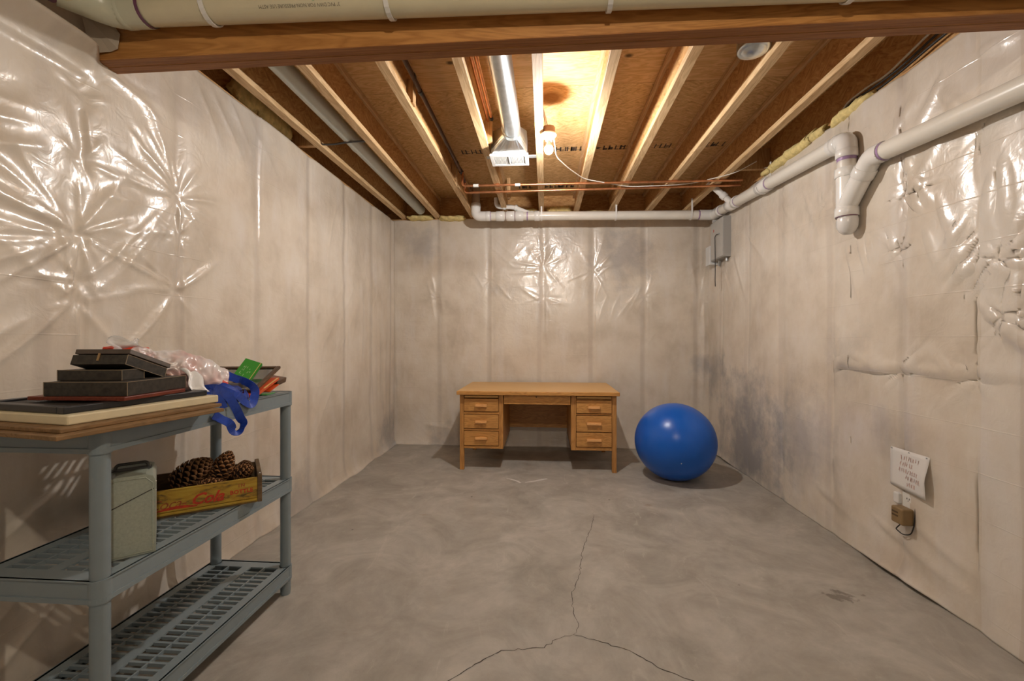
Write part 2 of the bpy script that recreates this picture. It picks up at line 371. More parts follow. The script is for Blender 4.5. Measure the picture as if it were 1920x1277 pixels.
# ------------------------------------------------------------------ mesh helpers
WL = {}
def wloc(o):
    return WL.get(o.name, Vector((0, 0, 0))) if o is not None else Vector((0, 0, 0))
def frame_of(d, up=(0, 0, 1)):
    d = Vector(d).normalized(); up = Vector(up)
    if abs(d.dot(up)) > 0.98: up = Vector((0, 1, 0))
    x = d.cross(up).normalized(); y = x.cross(d).normalized()
    return x, y
class MB:
    def __init__(s): s.v = []; s.f = []; s.sm = []
    def add(s, vs, fs, smooth=False):
        o = len(s.v); s.v += [tuple(p) for p in vs]
        s.f += [tuple(i + o for i in f) for f in fs]; s.sm += [smooth] * len(fs); return s
    def box(s, x0, x1, y0, y1, z0, z1):
        return s.obox((x0, y0, z0), (x1 - x0, 0, 0), (0, y1 - y0, 0), (0, 0, z1 - z0))
    def obox(s, o, a, b, c):
        o, a, b, c = map(Vector, (o, a, b, c))
        if a.cross(b).dot(c) < 0: a, b = b, a
        vs = [o, o + a, o + a + b, o + b, o + c, o + a + c, o + a + b + c, o + b + c]
        return s.add(vs, [(0, 3, 2, 1), (4, 5, 6, 7), (0, 1, 5, 4), (1, 2, 6, 5), (2, 3, 7, 6), (3, 0, 4, 7)])
    def rings(s, rings, cap=True, smooth=True):
        n = len(rings[0]); vs = [p for r in rings for p in r]; fs = []
        for k in range(len(rings) - 1):
            for i in range(n):
                j = (i + 1) % n
                fs.append((k * n + i, k * n + j, (k + 1) * n + j, (k + 1) * n + i))
        s.add(vs, fs, smooth)
        if cap:
            o = len(s.v)
            s.add(rings[0], [tuple(reversed(range(n)))]); s.add(rings[-1], [tuple(range(n))])
        return s
    def tube(s, path, r, seg=16, cap=True):
        path = [Vector(p) for p in path]; rs = r if isinstance(r, (list, tuple)) else [r] * len(path)
        rings = []; x = None
        for i, p in enumerate(path):
            d = (path[min(i + 1, len(path) - 1)] - path[max(i - 1, 0)]).normalized()
            if x is None: x, y = frame_of(d)
            else:
                x = (x - d * x.dot(d)).normalized(); y = x.cross(d).normalized()
            rings.append([p + (x * math.cos(2 * PI * k / seg) - y * math.sin(2 * PI * k / seg)) * rs[i] * 1.0 for k in range(seg)])
        # consistent outward winding
        c = path[0]; n0 = (rings[0][1] - rings[0][0]).cross(rings[1][0] - rings[0][0])
        if n0.dot(rings[0][0] - c) < 0: rings = [list(reversed(q)) for q in rings]
        return s.rings(rings, cap)
    def ribbon(s, path, w, up=(0, 0, 1), th=0.0015):
        path = [Vector(p) for p in path]; ws = w if isinstance(w, list) else [Vector(w)] * len(path)
        rings = []
        for i, p in enumerate(path):
            d = (path[min(i + 1, len(path) - 1)] - path[max(i - 1, 0)]).normalized()
            wv = Vector(ws[i]); n = d.cross(wv).normalized() * th
            rings.append([p - wv / 2 - n, p + wv / 2 - n, p + wv / 2 + n, p - wv / 2 + n])
        return s.rings(rings, True, False)
    def lathe(s, prof, c, axis=(0, 0, 1), seg=24):
        c = Vector(c); a = Vector(axis).normalized(); x, y = frame_of(a)
        rings = [[c + a * h + (x * math.cos(2 * PI * k / seg) + y * math.sin(2 * PI * k / seg)) * max(r, 1e-5) for k in range(seg)] for r, h in prof]
        n0 = (rings[0][1] - rings[0][0]).cross(rings[1][0] - rings[0][0])
        mid = rings[len(rings) // 2]
        return s.rings(rings, True)
    def build(s, name, mat, parent=None, bevel=0.0, seg=2, fix=True):
        L = wloc(parent)
        me = bpy.data.meshes.new(name)
        me.from_pydata([(p[0] - L.x, p[1] - L.y, p[2] - L.z) for p in s.v], [], s.f)
        me.polygons.foreach_set('use_smooth', s.sm)
        if fix:
            import bmesh
            bm = bmesh.new(); bm.from_mesh(me); bmesh.ops.recalc_face_normals(bm, faces=bm.faces); bm.to_mesh(me); bm.free()
        me.materials.append(MATS[mat])
        o = bpy.data.objects.new(name, me); COL.objects.link(o)
        o.parent = parent; WL[o.name] = L.copy()
        if bevel:
            md = o.modifiers.new('bevel', 'BEVEL'); md.width = bevel; md.segments = seg; md.limit_method = 'ANGLE'
        return o
def tag(o, label=None, cat=None, group=None, kind=None):
    for k, v in (('label', label), ('category', cat), ('group', group), ('kind', kind)):
        if v: o[k] = v
    return o
def thing(name, loc, label, cat, group=None):
    o = bpy.data.objects.new(name, None); o.empty_display_size = 0.05
    COL.objects.link(o); o.location = loc; WL[o.name] = Vector(loc)
    return tag(o, label, cat, group)
def inst(name, mesh, parent, loc, rot=None, scale=None):
    """a piece sharing mesh data; loc in world metres"""
    o = bpy.data.objects.new(name, mesh); COL.objects.link(o); o.parent = parent
    o.location = Vector(loc) - wloc(parent)
    if rot is not None:
        o.rotation_mode = 'QUATERNION'; o.rotation_quaternion = rot
    if scale: o.scale = scale
    WL[o.name] = Vector(loc)
    return o
def raw_mesh(mb, name, mat):
    me = bpy.data.meshes.new(name); me.from_pydata(mb.v, [], mb.f); me.polygons.foreach_set('use_smooth', mb.sm)
    me.materials.append(MATS[mat]); return me
def fillet(pts, rad, n=6):
    pts = [Vector(p) for p in pts]; out = [pts[0]]
    for i in range(1, len(pts) - 1):
        a, b, c = pts[i - 1], pts[i], pts[i + 1]
        d1 = (a - b); d2 = (c - b); r = min(rad, d1.length * 0.45, d2.length * 0.45)
        p, q = b + d1.normalized() * r, b + d2.normalized() * r
        for k in range(n + 1):
            t = k / n; out.append(p * (1 - t) ** 2 + b * 2 * t * (1 - t) + q * t * t)
    out.append(pts[-1]); return out
def text_obj(name, s, size, origin, xdir, ydir, mat, parent, shear=0.0, align='LEFT', off=0.0008, spacing=1.0, wrap=None, bold=0.0):
    cu = bpy.data.curves.new('print', 'FONT'); cu.body = s; cu.size = size; cu.shear = shear
    cu.align_x = align; cu.space_character = spacing; cu.resolution_u = 2
    cu.offset = bold
    ob = bpy.data.objects.new('print', cu); COL.objects.link(ob)
    bpy.context.view_layer.update()
    dg = bpy.context.evaluated_depsgraph_get()
    me = bpy.data.meshes.new_from_object(ob.evaluated_get(dg)); bpy.data.objects.remove(ob)
    x = Vector(xdir).normalized(); y = Vector(ydir).normalized(); n = x.cross(y).normalized()
    o3 = Vector(origin) + n * off - wloc(parent)
    for v in me.vertices:
        p = v.co.copy()
        v.co = o3 + x * p.x + y * p.y if wrap is None else wrap(p) - wloc(parent)
    me.materials.clear(); me.materials.append(MATS[mat]); me.name = name
    o = bpy.data.objects.new(name, me); COL.objects.link(o); o.parent = parent; WL[o.name] = wloc(parent).copy()
    return o

# ------------------------------------------------------------------ floor
XL, XR, YB, YR = -1.86, 1.96, 5.28, -2.2
fl = MB().box(XL - 0.15, XR + 0.15, YR - 0.15, YB + 0.15, -0.12, 0.0).build('floor', 'concrete')
tag(fl, kind='structure')
def crack(pts, w):
    rnd = random.Random(len(pts) * 7 + 1)
    P = []
    for i in range(len(pts) - 1):
        a, b = Vector((*pts[i], 0)), Vector((*pts[i + 1], 0)); n = max(2, int((b - a).length / 0.018))
        for k in range(n):
            j = 0 if k == 0 else 0.006
            P.append(a.lerp(b, k / n) + Vector((rnd.uniform(-j, j), rnd.uniform(-j, j), 0)))
    P.append(Vector((*pts[-1], 0)))
    mb = MB(); L = []; 
    for i, p in enumerate(P):
        d = (P[min(i + 1, len(P) - 1)] - P[max(i - 1, 0)]).normalized(); nrm = Vector((-d.y, d.x, 0))
        ww = w * (0.55 + 0.9 * rnd.random()) * 0.5 * (0.35 + 0.65 * min(1, min(i, len(P) - 1 - i) / 8.0))
        L.append((p + nrm * ww + Vector((0, 0, 0.0006)), p - nrm * ww + Vector((0, 0, 0.0006))))
    vs = [q for l in L for q in l]
    mb.add(vs, [(2 * i, 2 * i + 1, 2 * i + 3, 2 * i + 2) for i in range(len(L) - 1)])
    return mb.build('crack', 'crack_dark', fl)
crack([(0.36, 3.3), (0.326, 3.08), (0.233, 2.72), (0.181, 2.39), (0.135, 2.24), (0.133, 2.09), (0.151, 1.99), (0.124, 1.936)], 0.0028)
crack([(0.124, 1.936), (0.05, 1.90), (-0.004, 1.843), (-0.182, 1.814), (-0.289, 1.716), (-0.367, 1.637), (-0.5, 1.5)], 0.0038)
crack([(0.124, 1.936), (0.246, 1.894), (0.35, 1.854), (0.456, 1.759), (0.561, 1.708), (0.75, 1.55)], 0.0038)
def streak(pts, w, name='scuff_mark'):
    mb = MB(); L = []
    for i, p in enumerate(pts):
        a = Vector((*pts[max(0, i - 1)], 0)); c = Vector((*pts[min(len(pts) - 1, i + 1)], 0)); d = (c - a).normalized()
        n = Vector((-d.y, d.x, 0)) * w * (0.2 + math.sin(PI * (i + 0.3) / len(pts)))
        q = Vector((*p, 0.0005)); L.append((q + n, q - n))
    mb.add([q for l in L for q in l], [(2 * i, 2 * i + 1, 2 * i + 3, 2 * i + 2) for i in range(len(L) - 1)])
    return mb.build(name, 'chalk', fl)
streak([(-0.36, 4.06), (-0.30, 4.02), (-0.25, 3.98), (-0.22, 3.93)], 0.012)
streak([(-0.18, 3.95), (-0.10, 3.99), (-0.03, 4.04), (0.02, 4.07)], 0.014)

# ------------------------------------------------------------------ poly-covered walls (real folds)
_rng = np.random.RandomState(11)
_T = _rng.rand(256, 256)
def vn(u, v, seed=0):
    u = u + seed * 17.31; v = v + seed * 5.77
    iu = np.floor(u).astype(int); iv = np.floor(v).astype(int); fu = u - iu; fv = v - iv
    fu = fu * fu * fu * (fu * (6 * fu - 15) + 10); fv = fv * fv * fv * (fv * (6 * fv - 15) + 10)
    g = lambda a, b: _T[a % 256, b % 256]
    return (g(iu, iv) * (1 - fu) + g(iu + 1, iv) * fu) * (1 - fv) + (g(iu, iv + 1) * (1 - fu) + g(iu + 1, iv + 1) * fu) * fv
def sstep(a, b, x):
    t = np.clip((x - a) / (b - a), 0, 1); return t * t * (3 - 2 * t)
def sheet_height(U, Z, studs, stars, ridges, seed, amp=1.0):
    h = 0.016 * (vn(U * 2.3, Z * 1.6, seed) - 0.5) + 0.006 * (vn(U * 6, Z * 4, seed + 1) - 0.5)
    for s in studs:
        d = np.abs(U - s); h -= 0.010 * np.exp(-(d / 0.05) ** 2)
        wob = s + 0.012 * (vn(Z * 3, Z * 0 + s, seed + 2) - 0.5)
        h += 0.005 * np.exp(-((U - wob - 0.03) / 0.011) ** 2) * sstep(0.4, 0.8, vn(Z * 2.2, Z * 0 + s * 3, seed + 3))
    mask = sstep(0.42, 0.75, vn(U * 1.4, Z * 1.4, seed + 4)) * (0.35 + 0.65 * sstep(0.6, 1.5, Z))
    for k, ang in enumerate((0.9, -0.8, 1.35)):
        ca, sa = math.cos(ang), math.sin(ang)
        al = U * ca + Z * sa; ac = -U * sa + Z * ca
        wv = vn(al * 1.3, ac * 9 + 1.5 * vn(al * 2, ac * 2, seed + 9), seed + 5 + k)
        r = (1 - np.abs(2 * wv - 1)) ** 3
        h += 0.0055 * amp * r * mask * sstep(0.35, 0.7, vn(U * 1.9, Z * 1.9, seed + 12 + k))
    rr_ = np.random.RandomState(seed * 13 + 5)
    folds = [(u0, z0, u1, z1, A, w * 1.25, 0) for (u0, z0, u1, z1, A, w) in ridges]
    for (u0, z0, R, A, k, ph) in stars:
        h -= A * 0.5 * np.exp(-(((U - u0) ** 2 + (Z - z0) ** 2) / 0.03 ** 2))
        for q in range(int(k * 1.6)):
            an = ph + 2 * PI * (q + rr_.rand() * 0.9) / (k * 1.6); L = R * (0.5 + 1.3 * rr_.rand() ** 1.5)
            folds.append((u0, z0, u0 + L * math.cos(an), z0 + L * math.sin(an), A * (0.35 + 0.75 * rr_.rand()), 0.009 + 0.016 * rr_.rand(), 1))
    for (u0, z0, u1, z1, A, w, star) in folds:
        L = math.hypot(u1 - u0, z1 - z0); ex, ez = (u1 - u0) / L, (z1 - z0) / L
        mg = 0.12
        m = (U > min(u0, u1) - mg) & (U < max(u0, u1) + mg) & (Z > min(z0, z1) - mg) & (Z < max(z0, z1) + mg)
        if not m.any(): continue
        Um, Zm = U[m], Z[m]
        t = (Um - u0) * ex + (Zm - z0) * ez; c = -(Um - u0) * ez + (Zm - z0) * ex
        tn = np.clip(t / L, 0, 1)
        c = c + 0.022 * (vn(t * 5 + u0 * 9, t * 0 + z0 * 3, seed + 30) - 0.5) * tn + 0.10 * L * tn * (1 - tn) * math.sin(u0 * 31 + z1 * 17)
        ww = w * (0.45 + 0.9 * tn)
        env = sstep(-0.01, 0.10 * L + 0.012, t) * (1 - sstep(0.45 * L, L, t)) if star else sstep(-0.02, 0.25 * L, t) * (1 - sstep(0.55 * L, L, t))
        h[m] += (0.55 if star else 0.85) * A * env * (np.exp(-np.abs(c) / ww) - 0.35 * np.exp(-((c - 2.0 * ww) / (1.6 * ww)) ** 2))
    return h
def sheet(name, mat, us, zs, to_world):
    U, Z = np.meshgrid(us, zs)            # rows = z
    P = to_world(U, Z).reshape(-1, 3)
    nu, nz = len(us), len(zs)
    i = np.arange(nu * nz).reshape(nz, nu)
    q = np.stack([i[:-1, :-1], i[:-1, 1:], i[1:, 1:], i[1:, :-1]], -1).reshape(-1, 4)
    me = bpy.data.meshes.new(name)
    me.vertices.add(len(P)); me.vertices.foreach_set('co', P.ravel())
    me.loops.add(q.size); me.loops.foreach_set('vertex_index', q.ravel())
    me.polygons.add(len(q)); me.polygons.foreach_set('loop_start', np.arange(0, q.size, 4)); me.polygons.foreach_set('loop_total', np.full(len(q), 4))
    me.polygons.foreach_set('use_smooth', np.ones(len(q), bool))
    me.update(calc_edges=True); me.validate()
    me.materials.append(MATS[mat])
    o = bpy.data.objects.new(name, me); COL.objects.link(o); WL[o.name] = Vector((0, 0, 0))
    md = o.modifiers.new('thickness', 'SOLIDIFY'); md.thickness = 0.05; md.offset = -1 if False else -1
    return tag(o, kind='structure')

ys = np.concatenate([np.arange(YR, 0.8, 0.10), np.arange(0.8, 2.9, 0.0085), np.arange(2.9, YB + 0.02, 0.012)])
zs = np.arange(0, 2.755, 0.0095)
# left wall -----------------------------------------------------------
stL = [0.88, 1.63, 2.10, 2.71, 3.35, 3.97, 4.62, 5.2]
starsL = [(1.62, 1.72, 0.34, 0.020, 9, 0.2), (1.64, 1.53, 0.22, 0.014, 7, 1.0), (2.10, 2.02, 0.30, 0.020, 11, 0.5), (2.08, 1.54, 0.30, 0.015, 6, 0.1),
          (1.63, 2.02, 0.14, 0.013, 6, 0.9), (2.10, 1.83, 0.16, 0.012, 6, 0.3), (1.61, 1.45, 0.30, 0.014, 5, 2.2), (1.64, 2.29, 0.10, 0.008, 5, 0.0),
          (2.71, 1.75, 0.2, 0.006, 7, 0.4), (3.35, 1.9, 0.2, 0.005, 7, 0.1), (3.35, 1.45, 0.2, 0.005, 6, 1.1), (3.97, 1.2, 0.2, 0.005, 6, 0.6), (1.05, 1.9, 0.3, 0.014, 8, 0.7)]
def px_ridges(lst):
    return lst
ridL = [(1.72, 1.60, 2.06, 1.98, 0.013, 0.020), (1.76, 1.55, 2.07, 1.93, 0.012, 0.017), (1.80, 1.66, 2.04, 1.96, 0.010, 0.016),
        (1.82, 2.25, 2.09, 2.04, 0.011, 0.018), (1.75, 2.12, 2.08, 2.02, 0.011, 0.02), (1.86, 2.20, 2.09, 2.03, 0.010, 0.013), (1.90, 2.3, 2.09, 2.05, 0.009, 0.014),
        (1.18, 1.86, 1.60, 1.73, 0.018, 0.022), (1.15, 1.73, 1.60, 1.71, 0.015, 0.024), (1.18, 1.60, 1.60, 1.70, 0.015, 0.022), (1.2, 1.50, 1.60, 1.69, 0.014, 0.02), (1.2, 1.98, 1.6, 1.75, 0.010, 0.02),
        (1.48, 1.60, 1.615, 1.70, 0.012, 0.018), (1.63, 1.70, 1.62, 2.0, 0.015, 0.018), (1.66, 2.06, 1.63, 2.30, 0.010, 0.015),
        (1.33, 1.20, 1.60, 1.44, 0.013, 0.018), (1.18, 1.18, 1.58, 1.45, 0.010, 0.018), (1.82, 1.25, 2.07, 1.53, 0.013, 0.017), (2.09, 1.55, 2.35, 1.72, 0.010, 0.016),
        (2.12, 2.02, 2.42, 2.12, 0.011, 0.022), (2.13, 1.98, 2.38, 1.95, 0.010, 0.02), (2.10, 1.84, 2.25, 1.98, 0.011, 0.017),
        (1.90, 2.40, 2.02, 2.33, 0.008, 0.015), (1.70, 2.44, 2.0, 2.37, 0.010, 0.016), (1.72, 1.76, 1.95, 1.80, 0.010, 0.025), (1.70, 1.90, 1.95, 1.93, 0.010, 0.03),
        (1.30, 2.05, 1.50, 2.10, 0.012, 0.03), (1.28, 2.12, 1.52, 2.16, 0.010, 0.025), (1.30, 1.95, 1.55, 2.03, 0.012, 0.025),
        (2.2, 2.70, 2.45, 2.35, 0.009, 0.03), (2.3, 2.72, 2.65, 2.3, 0.009, 0.03), (2.45, 2.73, 2.7, 2.4, 0.008, 0.025), (2.6, 2.73, 3.0, 2.35, 0.007, 0.03),
        (2.75, 0.7, 3.1, 1.25, 0.007, 0.025), (3.4, 0.5, 3.9, 1.1, 0.007, 0.03), (3.42, 0.8, 3.6, 1.6, 0.006, 0.025), (4.65, 0.2, 4.62, 1.0, 0.012, 0.03), (4.3, 1.0, 4.32, 1.9, 0.007, 0.03), (5.0, 0.3, 4.95, 1.6, 0.010, 0.03), (4.8, 0.5, 4.75, 1.7, 0.008, 0.025),
        (1.2, 0.2, 1.65, 0.6, 0.014, 0.02), (1.25, 0.1, 1.7, 0.45, 0.012, 0.02), (1.3, 0.55, 1.8, 0.85, 0.010, 0.018), (1.35, 0.9, 1.8, 1.0, 0.008, 0.015)]
def left_world(U, Z):
    h = sheet_height(U, Z, stL, starsL, ridL, 1)
    x = XL + h
    near = 1 - sstep(1.60, 1.72, U)
    x = x + near * (np.clip((Z - 2.39) * 1.3, 0, 0.105) - np.clip((Z - 2.475) * 1.6, 0, 0.13))                       # sheet leans in on this side of the beam, shaped to face down and darken
    x = x + 0.05 * near * np.exp(-((Z - 2.385) / 0.02) ** 2) * 0.35
    x = x - 0.02 * (1 - np.exp(-Z / 0.05)) + 0.02 + 0.045 * np.exp(-Z / 0.06) * (vn(U * 2.5, Z * 0, 44) - 0.15)   # loose hem
    return np.stack([x, U, Z + 0.012 * (vn(U * 4, Z * 0, 45) - 0.5) * sstep(2.5, 2.75, Z)], -1)
wl = sheet('wall_left', 'poly_left', ys, zs, left_world)
# right wall ----------------------------------------------------------
stR = [0.9, 1.5, 2.10, 2.50, 3.07, 3.70, 4.29, 4.9]
starsR = [(2.50, 2.10, 0.22, 0.014, 7, 0.4), (2.53, 1.80, 0.26, 0.013, 6, 1.3), (2.0, 1.66, 0.2, 0.016, 7, 0.3), (1.97, 1.40, 0.2, 0.013, 6, 0.0), (2.10, 2.24, 0.2, 0.008, 6, 0.7),
          (2.5, 1.16, 0.22, 0.010, 6, 0.9), (3.04, 1.18, 0.15, 0.007, 6, 0.2), (2.1, 1.13, 0.2, 0.010, 5, 0.3), (4.85, 2.1, 0.3, 0.008, 9, 0.4), (3.2, 2.2, 0.3, 0.008, 9, 0.4)]
ridR = [(2.47, 2.30, 2.38, 1.92, 0.020, 0.022), (2.42, 2.16, 2.28, 1.92, 0.015, 0.022), (2.30, 2.05, 2.10, 1.45, 0.015, 0.022), (2.10, 1.50, 1.75, 1.15, 0.015, 0.022),
        (2.36, 1.9, 2.22, 1.55, 0.010, 0.018), (2.76, 1.95, 2.70, 1.70, 0.014, 0.018), (2.83, 1.94, 2.74, 1.62, 0.012, 0.016), (2.6, 1.95, 2.5, 1.6, 0.012, 0.018), (2.95, 1.95, 2.78, 1.45, 0.010, 0.02),
        (3.06, 1.10, 2.85, 1.24, 0.010, 0.018), (2.9, 1.22, 2.6, 1.13, 0.008, 0.018), (2.5, 1.14, 2.3, 1.28, 0.010, 0.018), (2.2, 1.13, 2.35, 1.30, 0.008, 0.018), (3.05, 1.2, 3.05, 1.7, 0.010, 0.02),
        (2.08, 1.80, 2.25, 1.60, 0.012, 0.016), (2.08, 1.74, 2.2, 1.56, 0.012, 0.014), (2.1, 1.68, 2.3, 1.48, 0.010, 0.014), (2.15, 1.88, 2.3, 1.66, 0.012, 0.016),
        (2.30, 2.56, 2.05, 2.2, 0.012, 0.025), (2.25, 2.62, 2.45, 2.35, 0.012, 0.022), (2.1, 2.6, 1.9, 2.55, 0.012, 0.02), (2.4, 2.6, 2.7, 2.3, 0.009, 0.03), (2.2, 2.45, 2.5, 2.0, 0.012, 0.03),
        (1.98, 2.1, 1.96, 1.7, 0.02, 0.022), (2.02, 2.05, 2.05, 1.75, 0.015, 0.02), (1.93, 1.6, 1.95, 1.2, 0.018, 0.02),
        (3.2, 2.4, 2.9, 1.9, 0.008, 0.025), (3.4, 2.45, 3.1, 1.9, 0.008, 0.025), (3.75, 2.5, 3.2, 1.9, 0.007, 0.025), (4.0, 2.5, 3.5, 2.0, 0.008, 0.025), (4.4, 2.4, 3.8, 1.9, 0.008, 0.025), (4.6, 2.2, 4.2, 1.5, 0.007, 0.025),
        (2.75, 0.28, 2.05, 0.12, 0.012, 0.03), (2.45, 0.35, 2.0, 0.22, 0.010, 0.03), (3.3, 0.3, 2.6, 0.15, 0.009, 0.03), (3.72, 0.2, 3.70, 0.7, 0.010, 0.025), (4.2, 0.3, 4.1, 0.9, 0.009, 0.03)]
def right_world(U, Z):
    h = sheet_height(U, Z, stR, starsR, ridR, 3)
    hem = 0.07 * np.exp(-Z / 0.07) * sstep(0.35, 0.8, vn(U * 1.7, Z * 0, 54)) * sstep(5.3, 4.6, U)
    # slack pocket sagging over a ledge at 1.15 m
    zc = Z - 1.16 - 0.02 * (U - 2.5) - 0.03 * (vn(U * 5, Z * 0, 57) - 0.5)
    led = 0.016 * np.where(zc > 0, np.exp(-zc / 0.10), np.exp(-(zc / 0.024) ** 2)) * (1 - sstep(2.98, 3.10, U)) * (0.4 + 0.6 * sstep(1.9, 2.5, U)) * (0.5 + 0.8 * vn(U * 3, Z * 0, 58))
    x = XR - h - hem - led + 0.0 * Z
    return np.stack([x, U, Z * 0.9895 + 0.012 * (vn(U * 4, Z * 0, 55) - 0.5) * sstep(2.5, 2.75, Z)], -1)
wr = sheet('wall_right', 'poly_right', ys, zs, right_world)
# back wall -----------------------------------------------------------
xs = np.arange(XL - 0.04, XR + 0.05, 0.0105)
zb = np.arange(0, 2.765, 0.0105)
stB = [-1.887, -1.318, -0.679, -0.013, 0.578, 1.183, 1.80]
starsB = [(-0.02, 2.17, 0.30, 0.010, 9, 0.3), (-0.02, 2.36, 0.2, 0.006, 7, 0.9), (-0.67, 2.01, 0.2, 0.006, 6, 0.2), (0.58, 2.12, 0.30, 0.010, 9, 0.6), (1.18, 1.8, 0.3, 0.008, 7, 0.1), (-1.33, 1.79, 0.25, 0.007, 6, 0.4), (-0.02, 1.8, 0.3, 0.006, 8, 0.4)]
ridB = [(-1.45, 2.05, -1.33, 1.39, 0.010, 0.022), (-1.40, 2.1, -1.34, 1.8, 0.009, 0.02), (-1.3, 1.9, -1.22, 1.5, 0.008, 0.018), (0.62, 2.10, 0.80, 2.35, 0.010, 0.018), (0.62, 2.05, 0.85, 2.25, 0.009, 0.016), (0.60, 1.75, 0.70, 2.05, 0.009, 0.018),
        (1.15, 1.95, 0.95, 1.55, 0.012, 0.022), (1.12, 1.9, 0.8, 1.45, 0.008, 0.02), (0.75, 1.85, 0.6, 1.4, 0.006, 0.02), (0.9, 1.85, 0.75, 1.45, 0.006, 0.018), (-0.05, 2.18, -0.5, 2.26, 0.008, 0.016), (-0.05, 2.15, -0.55, 2.2, 0.007, 0.014), (-0.05, 2.1, -0.5, 2.08, 0.008, 0.016), (-0.06, 1.75, -0.35, 1.95, 0.007, 0.016), (0.02, 1.78, 0.3, 1.68, 0.008, 0.018), (-0.4, 1.75, -0.62, 2.0, 0.006, 0.016), (-0.75, 1.9, -0.9, 2.15, 0.007, 0.018),
        (1.84, 0.5, 1.86, 2.0, 0.022, 0.03), (-1.80, 0.4, -1.82, 2.4, 0.012, 0.03), (1.68, 2.3, 1.8, 1.6, 0.010, 0.022), (-1.5, 0.25, -1.0, 0.2, 0.010, 0.03)]
def back_world(U, Z):
    h = sheet_height(U, Z, stB, starsB, ridB, 6, 0.7)
    hem = 0.05 * np.exp(-Z / 0.08) * (vn(U * 3, Z * 0, 64))
    return np.stack([U, YB - h - hem, Z], -1)
wb = sheet('wall_back', 'poly_back', xs, zb, back_world)
# rear wall left out behind the camera so the even world light fills in

# ------------------------------------------------------------------ ceiling: deck, panels, I-joists
ZJ, ZS = 2.78, 3.05
ceil = MB().box(-2.15, 2.15, YR - 0.1, 5.5, ZS + 0.023, ZS + 0.06).build('ceiling', 'osb_panel'); tag(ceil, kind='structure')
seams = [YR - 0.1, -1.84, -0.615, 0.61, 1.83, 3.05, 4.27, 5.49]
for k in range(len(seams) - 1):
    a, b = seams[k], seams[k + 1]
    mat = 'plywood' if k <= 4 else ('osb_panel_stained' if k == 5 else 'osb_panel')
    MB().box(-2.15, 2.15, a + 0.002, b - 0.002, ZS, ZS + 0.022).build('subfloor_panel', mat, ceil)
JX = [-1.74, -1.32, -0.88, -0.464, -0.042, 0.365, 0.775, 1.205, 1.64]
for x in JX:
    j = MB().box(x - 0.005, x + 0.005, YR, 5.38, ZJ + 0.036, ZS - 0.036).build('ceiling_joist', 'osb_web', ceil)
    MB().box(x - 0.029, x + 0.029, YR, 5.38, ZJ, ZJ + 0.038).build('bottom_flange', 'joist_lumber', j, 0.002, 1)
    MB().box(x - 0.029, x + 0.029, YR, 5.38, ZS - 0.038, ZS - 0.0005).build('top_flange', 'joist_lumber', j, 0.002, 1)
# rim boards and sill plates around the top of the walls
def setting(name, mb, mat): return tag(mb.build(name, mat), kind='structure')
setting('trim_1', MB().box(-2.06, -2.02, YR, 5.45, 2.70, ZS), 'osb_web')
setting('trim_2', MB().box(1.985, 2.02, YR, 5.45, 2.745, ZS), 'osb_web')
setting('trim_3', MB().box(-2.02, 1.985, 5.385, 5.43, 2.70, ZS), 'osb_web')
setting('trim_4', MB().box(-2.02, -1.895, 1.80, 5.33, 2.71, 2.775), 'plate_lumber')
setting('trim_5', MB().box(1.945, 2.06, 1.80, 5.33, 2.712, 2.744), 'plate_lumber')
setting('trim_6', MB().box(-1.89, 1.94, 5.30, 5.384, 2.715, 2.776), 'plate_lumber')

# blocking pieces between and on the joists
def block(x0, x1, y0, y1, z0, z1, mat='blocking_lumber'):
    return MB().box(x0, x1, y0, y1, z0, z1).build('wood_block', mat, ceil, 0.002, 1)
block(-2.0, -1.745, 3.25, 3.29, 2.79, 2.88); block(1.645, 1.98, 4.02, 4.06, 2.80, 2.98)
block(-0.875, -0.835, 2.72, 2.78, 2.80, 2.95); block(-0.875, -0.83, 4.04, 4.10, 2.79, 2.95)
block(-0.459, -0.40, 3.28, 3.34, 2.795, 2.95); block(-0.40, -0.365, 4.6, 4.64, 2.79, 3.0)

# printed marks stamped on the subfloor (illegible mill stamps and arrows)
def stamp(x0, y, kind):
    mb = MB(); z = ZS - 0.0008
    r = random.Random(int(x0 * 100) + 5)
    def q(a, b, c, d): mb.add([(a, c, z), (b, c, z), (b, d, z), (a, d, z)], [(0, 3, 2, 1)])
    if kind == 'arrow':
        q(x0, x0 + 0.05, y - 0.006, y + 0.006)
        mb.add([(x0 + 0.045, y - 0.025, z), (x0 + 0.09, y, z), (x0 + 0.045, y + 0.025, z)], [(0, 2, 1)])
    else:
        x = x0
        for i in range(kind):
            w = r.choice((0.010, 0.012, 0.014))
            q(x, x + w, y - 0.045, y + 0.045)
            if r.random() < 0.7: q(x, x + 0.04, y + r.uniform(-0.04, 0.03), y + r.uniform(-0.025, 0.04))
            if r.random() < 0.6: q(x, x + 0.038, y + 0.030, y + 0.042)
            x += r.uniform(0.035, 0.06)
    mb.build('mill_stamp', 'print_ink', ceil)
for x0, k in ((-1.08, 4), (-0.78, 5), (0.10, 3), (0.20, 4), (0.43, 'arrow'), (0.53, 1), (0.58, 3), (0.68, 2), (0.90, 4), (1.08, 2), (1.35, 'arrow'), (1.45, 4)):
    stamp(x0, 4.06, k)
for x0, k in ((-0.30, 4), (0.0, 6), (0.15, 4)): stamp(x0, 5.05, k)

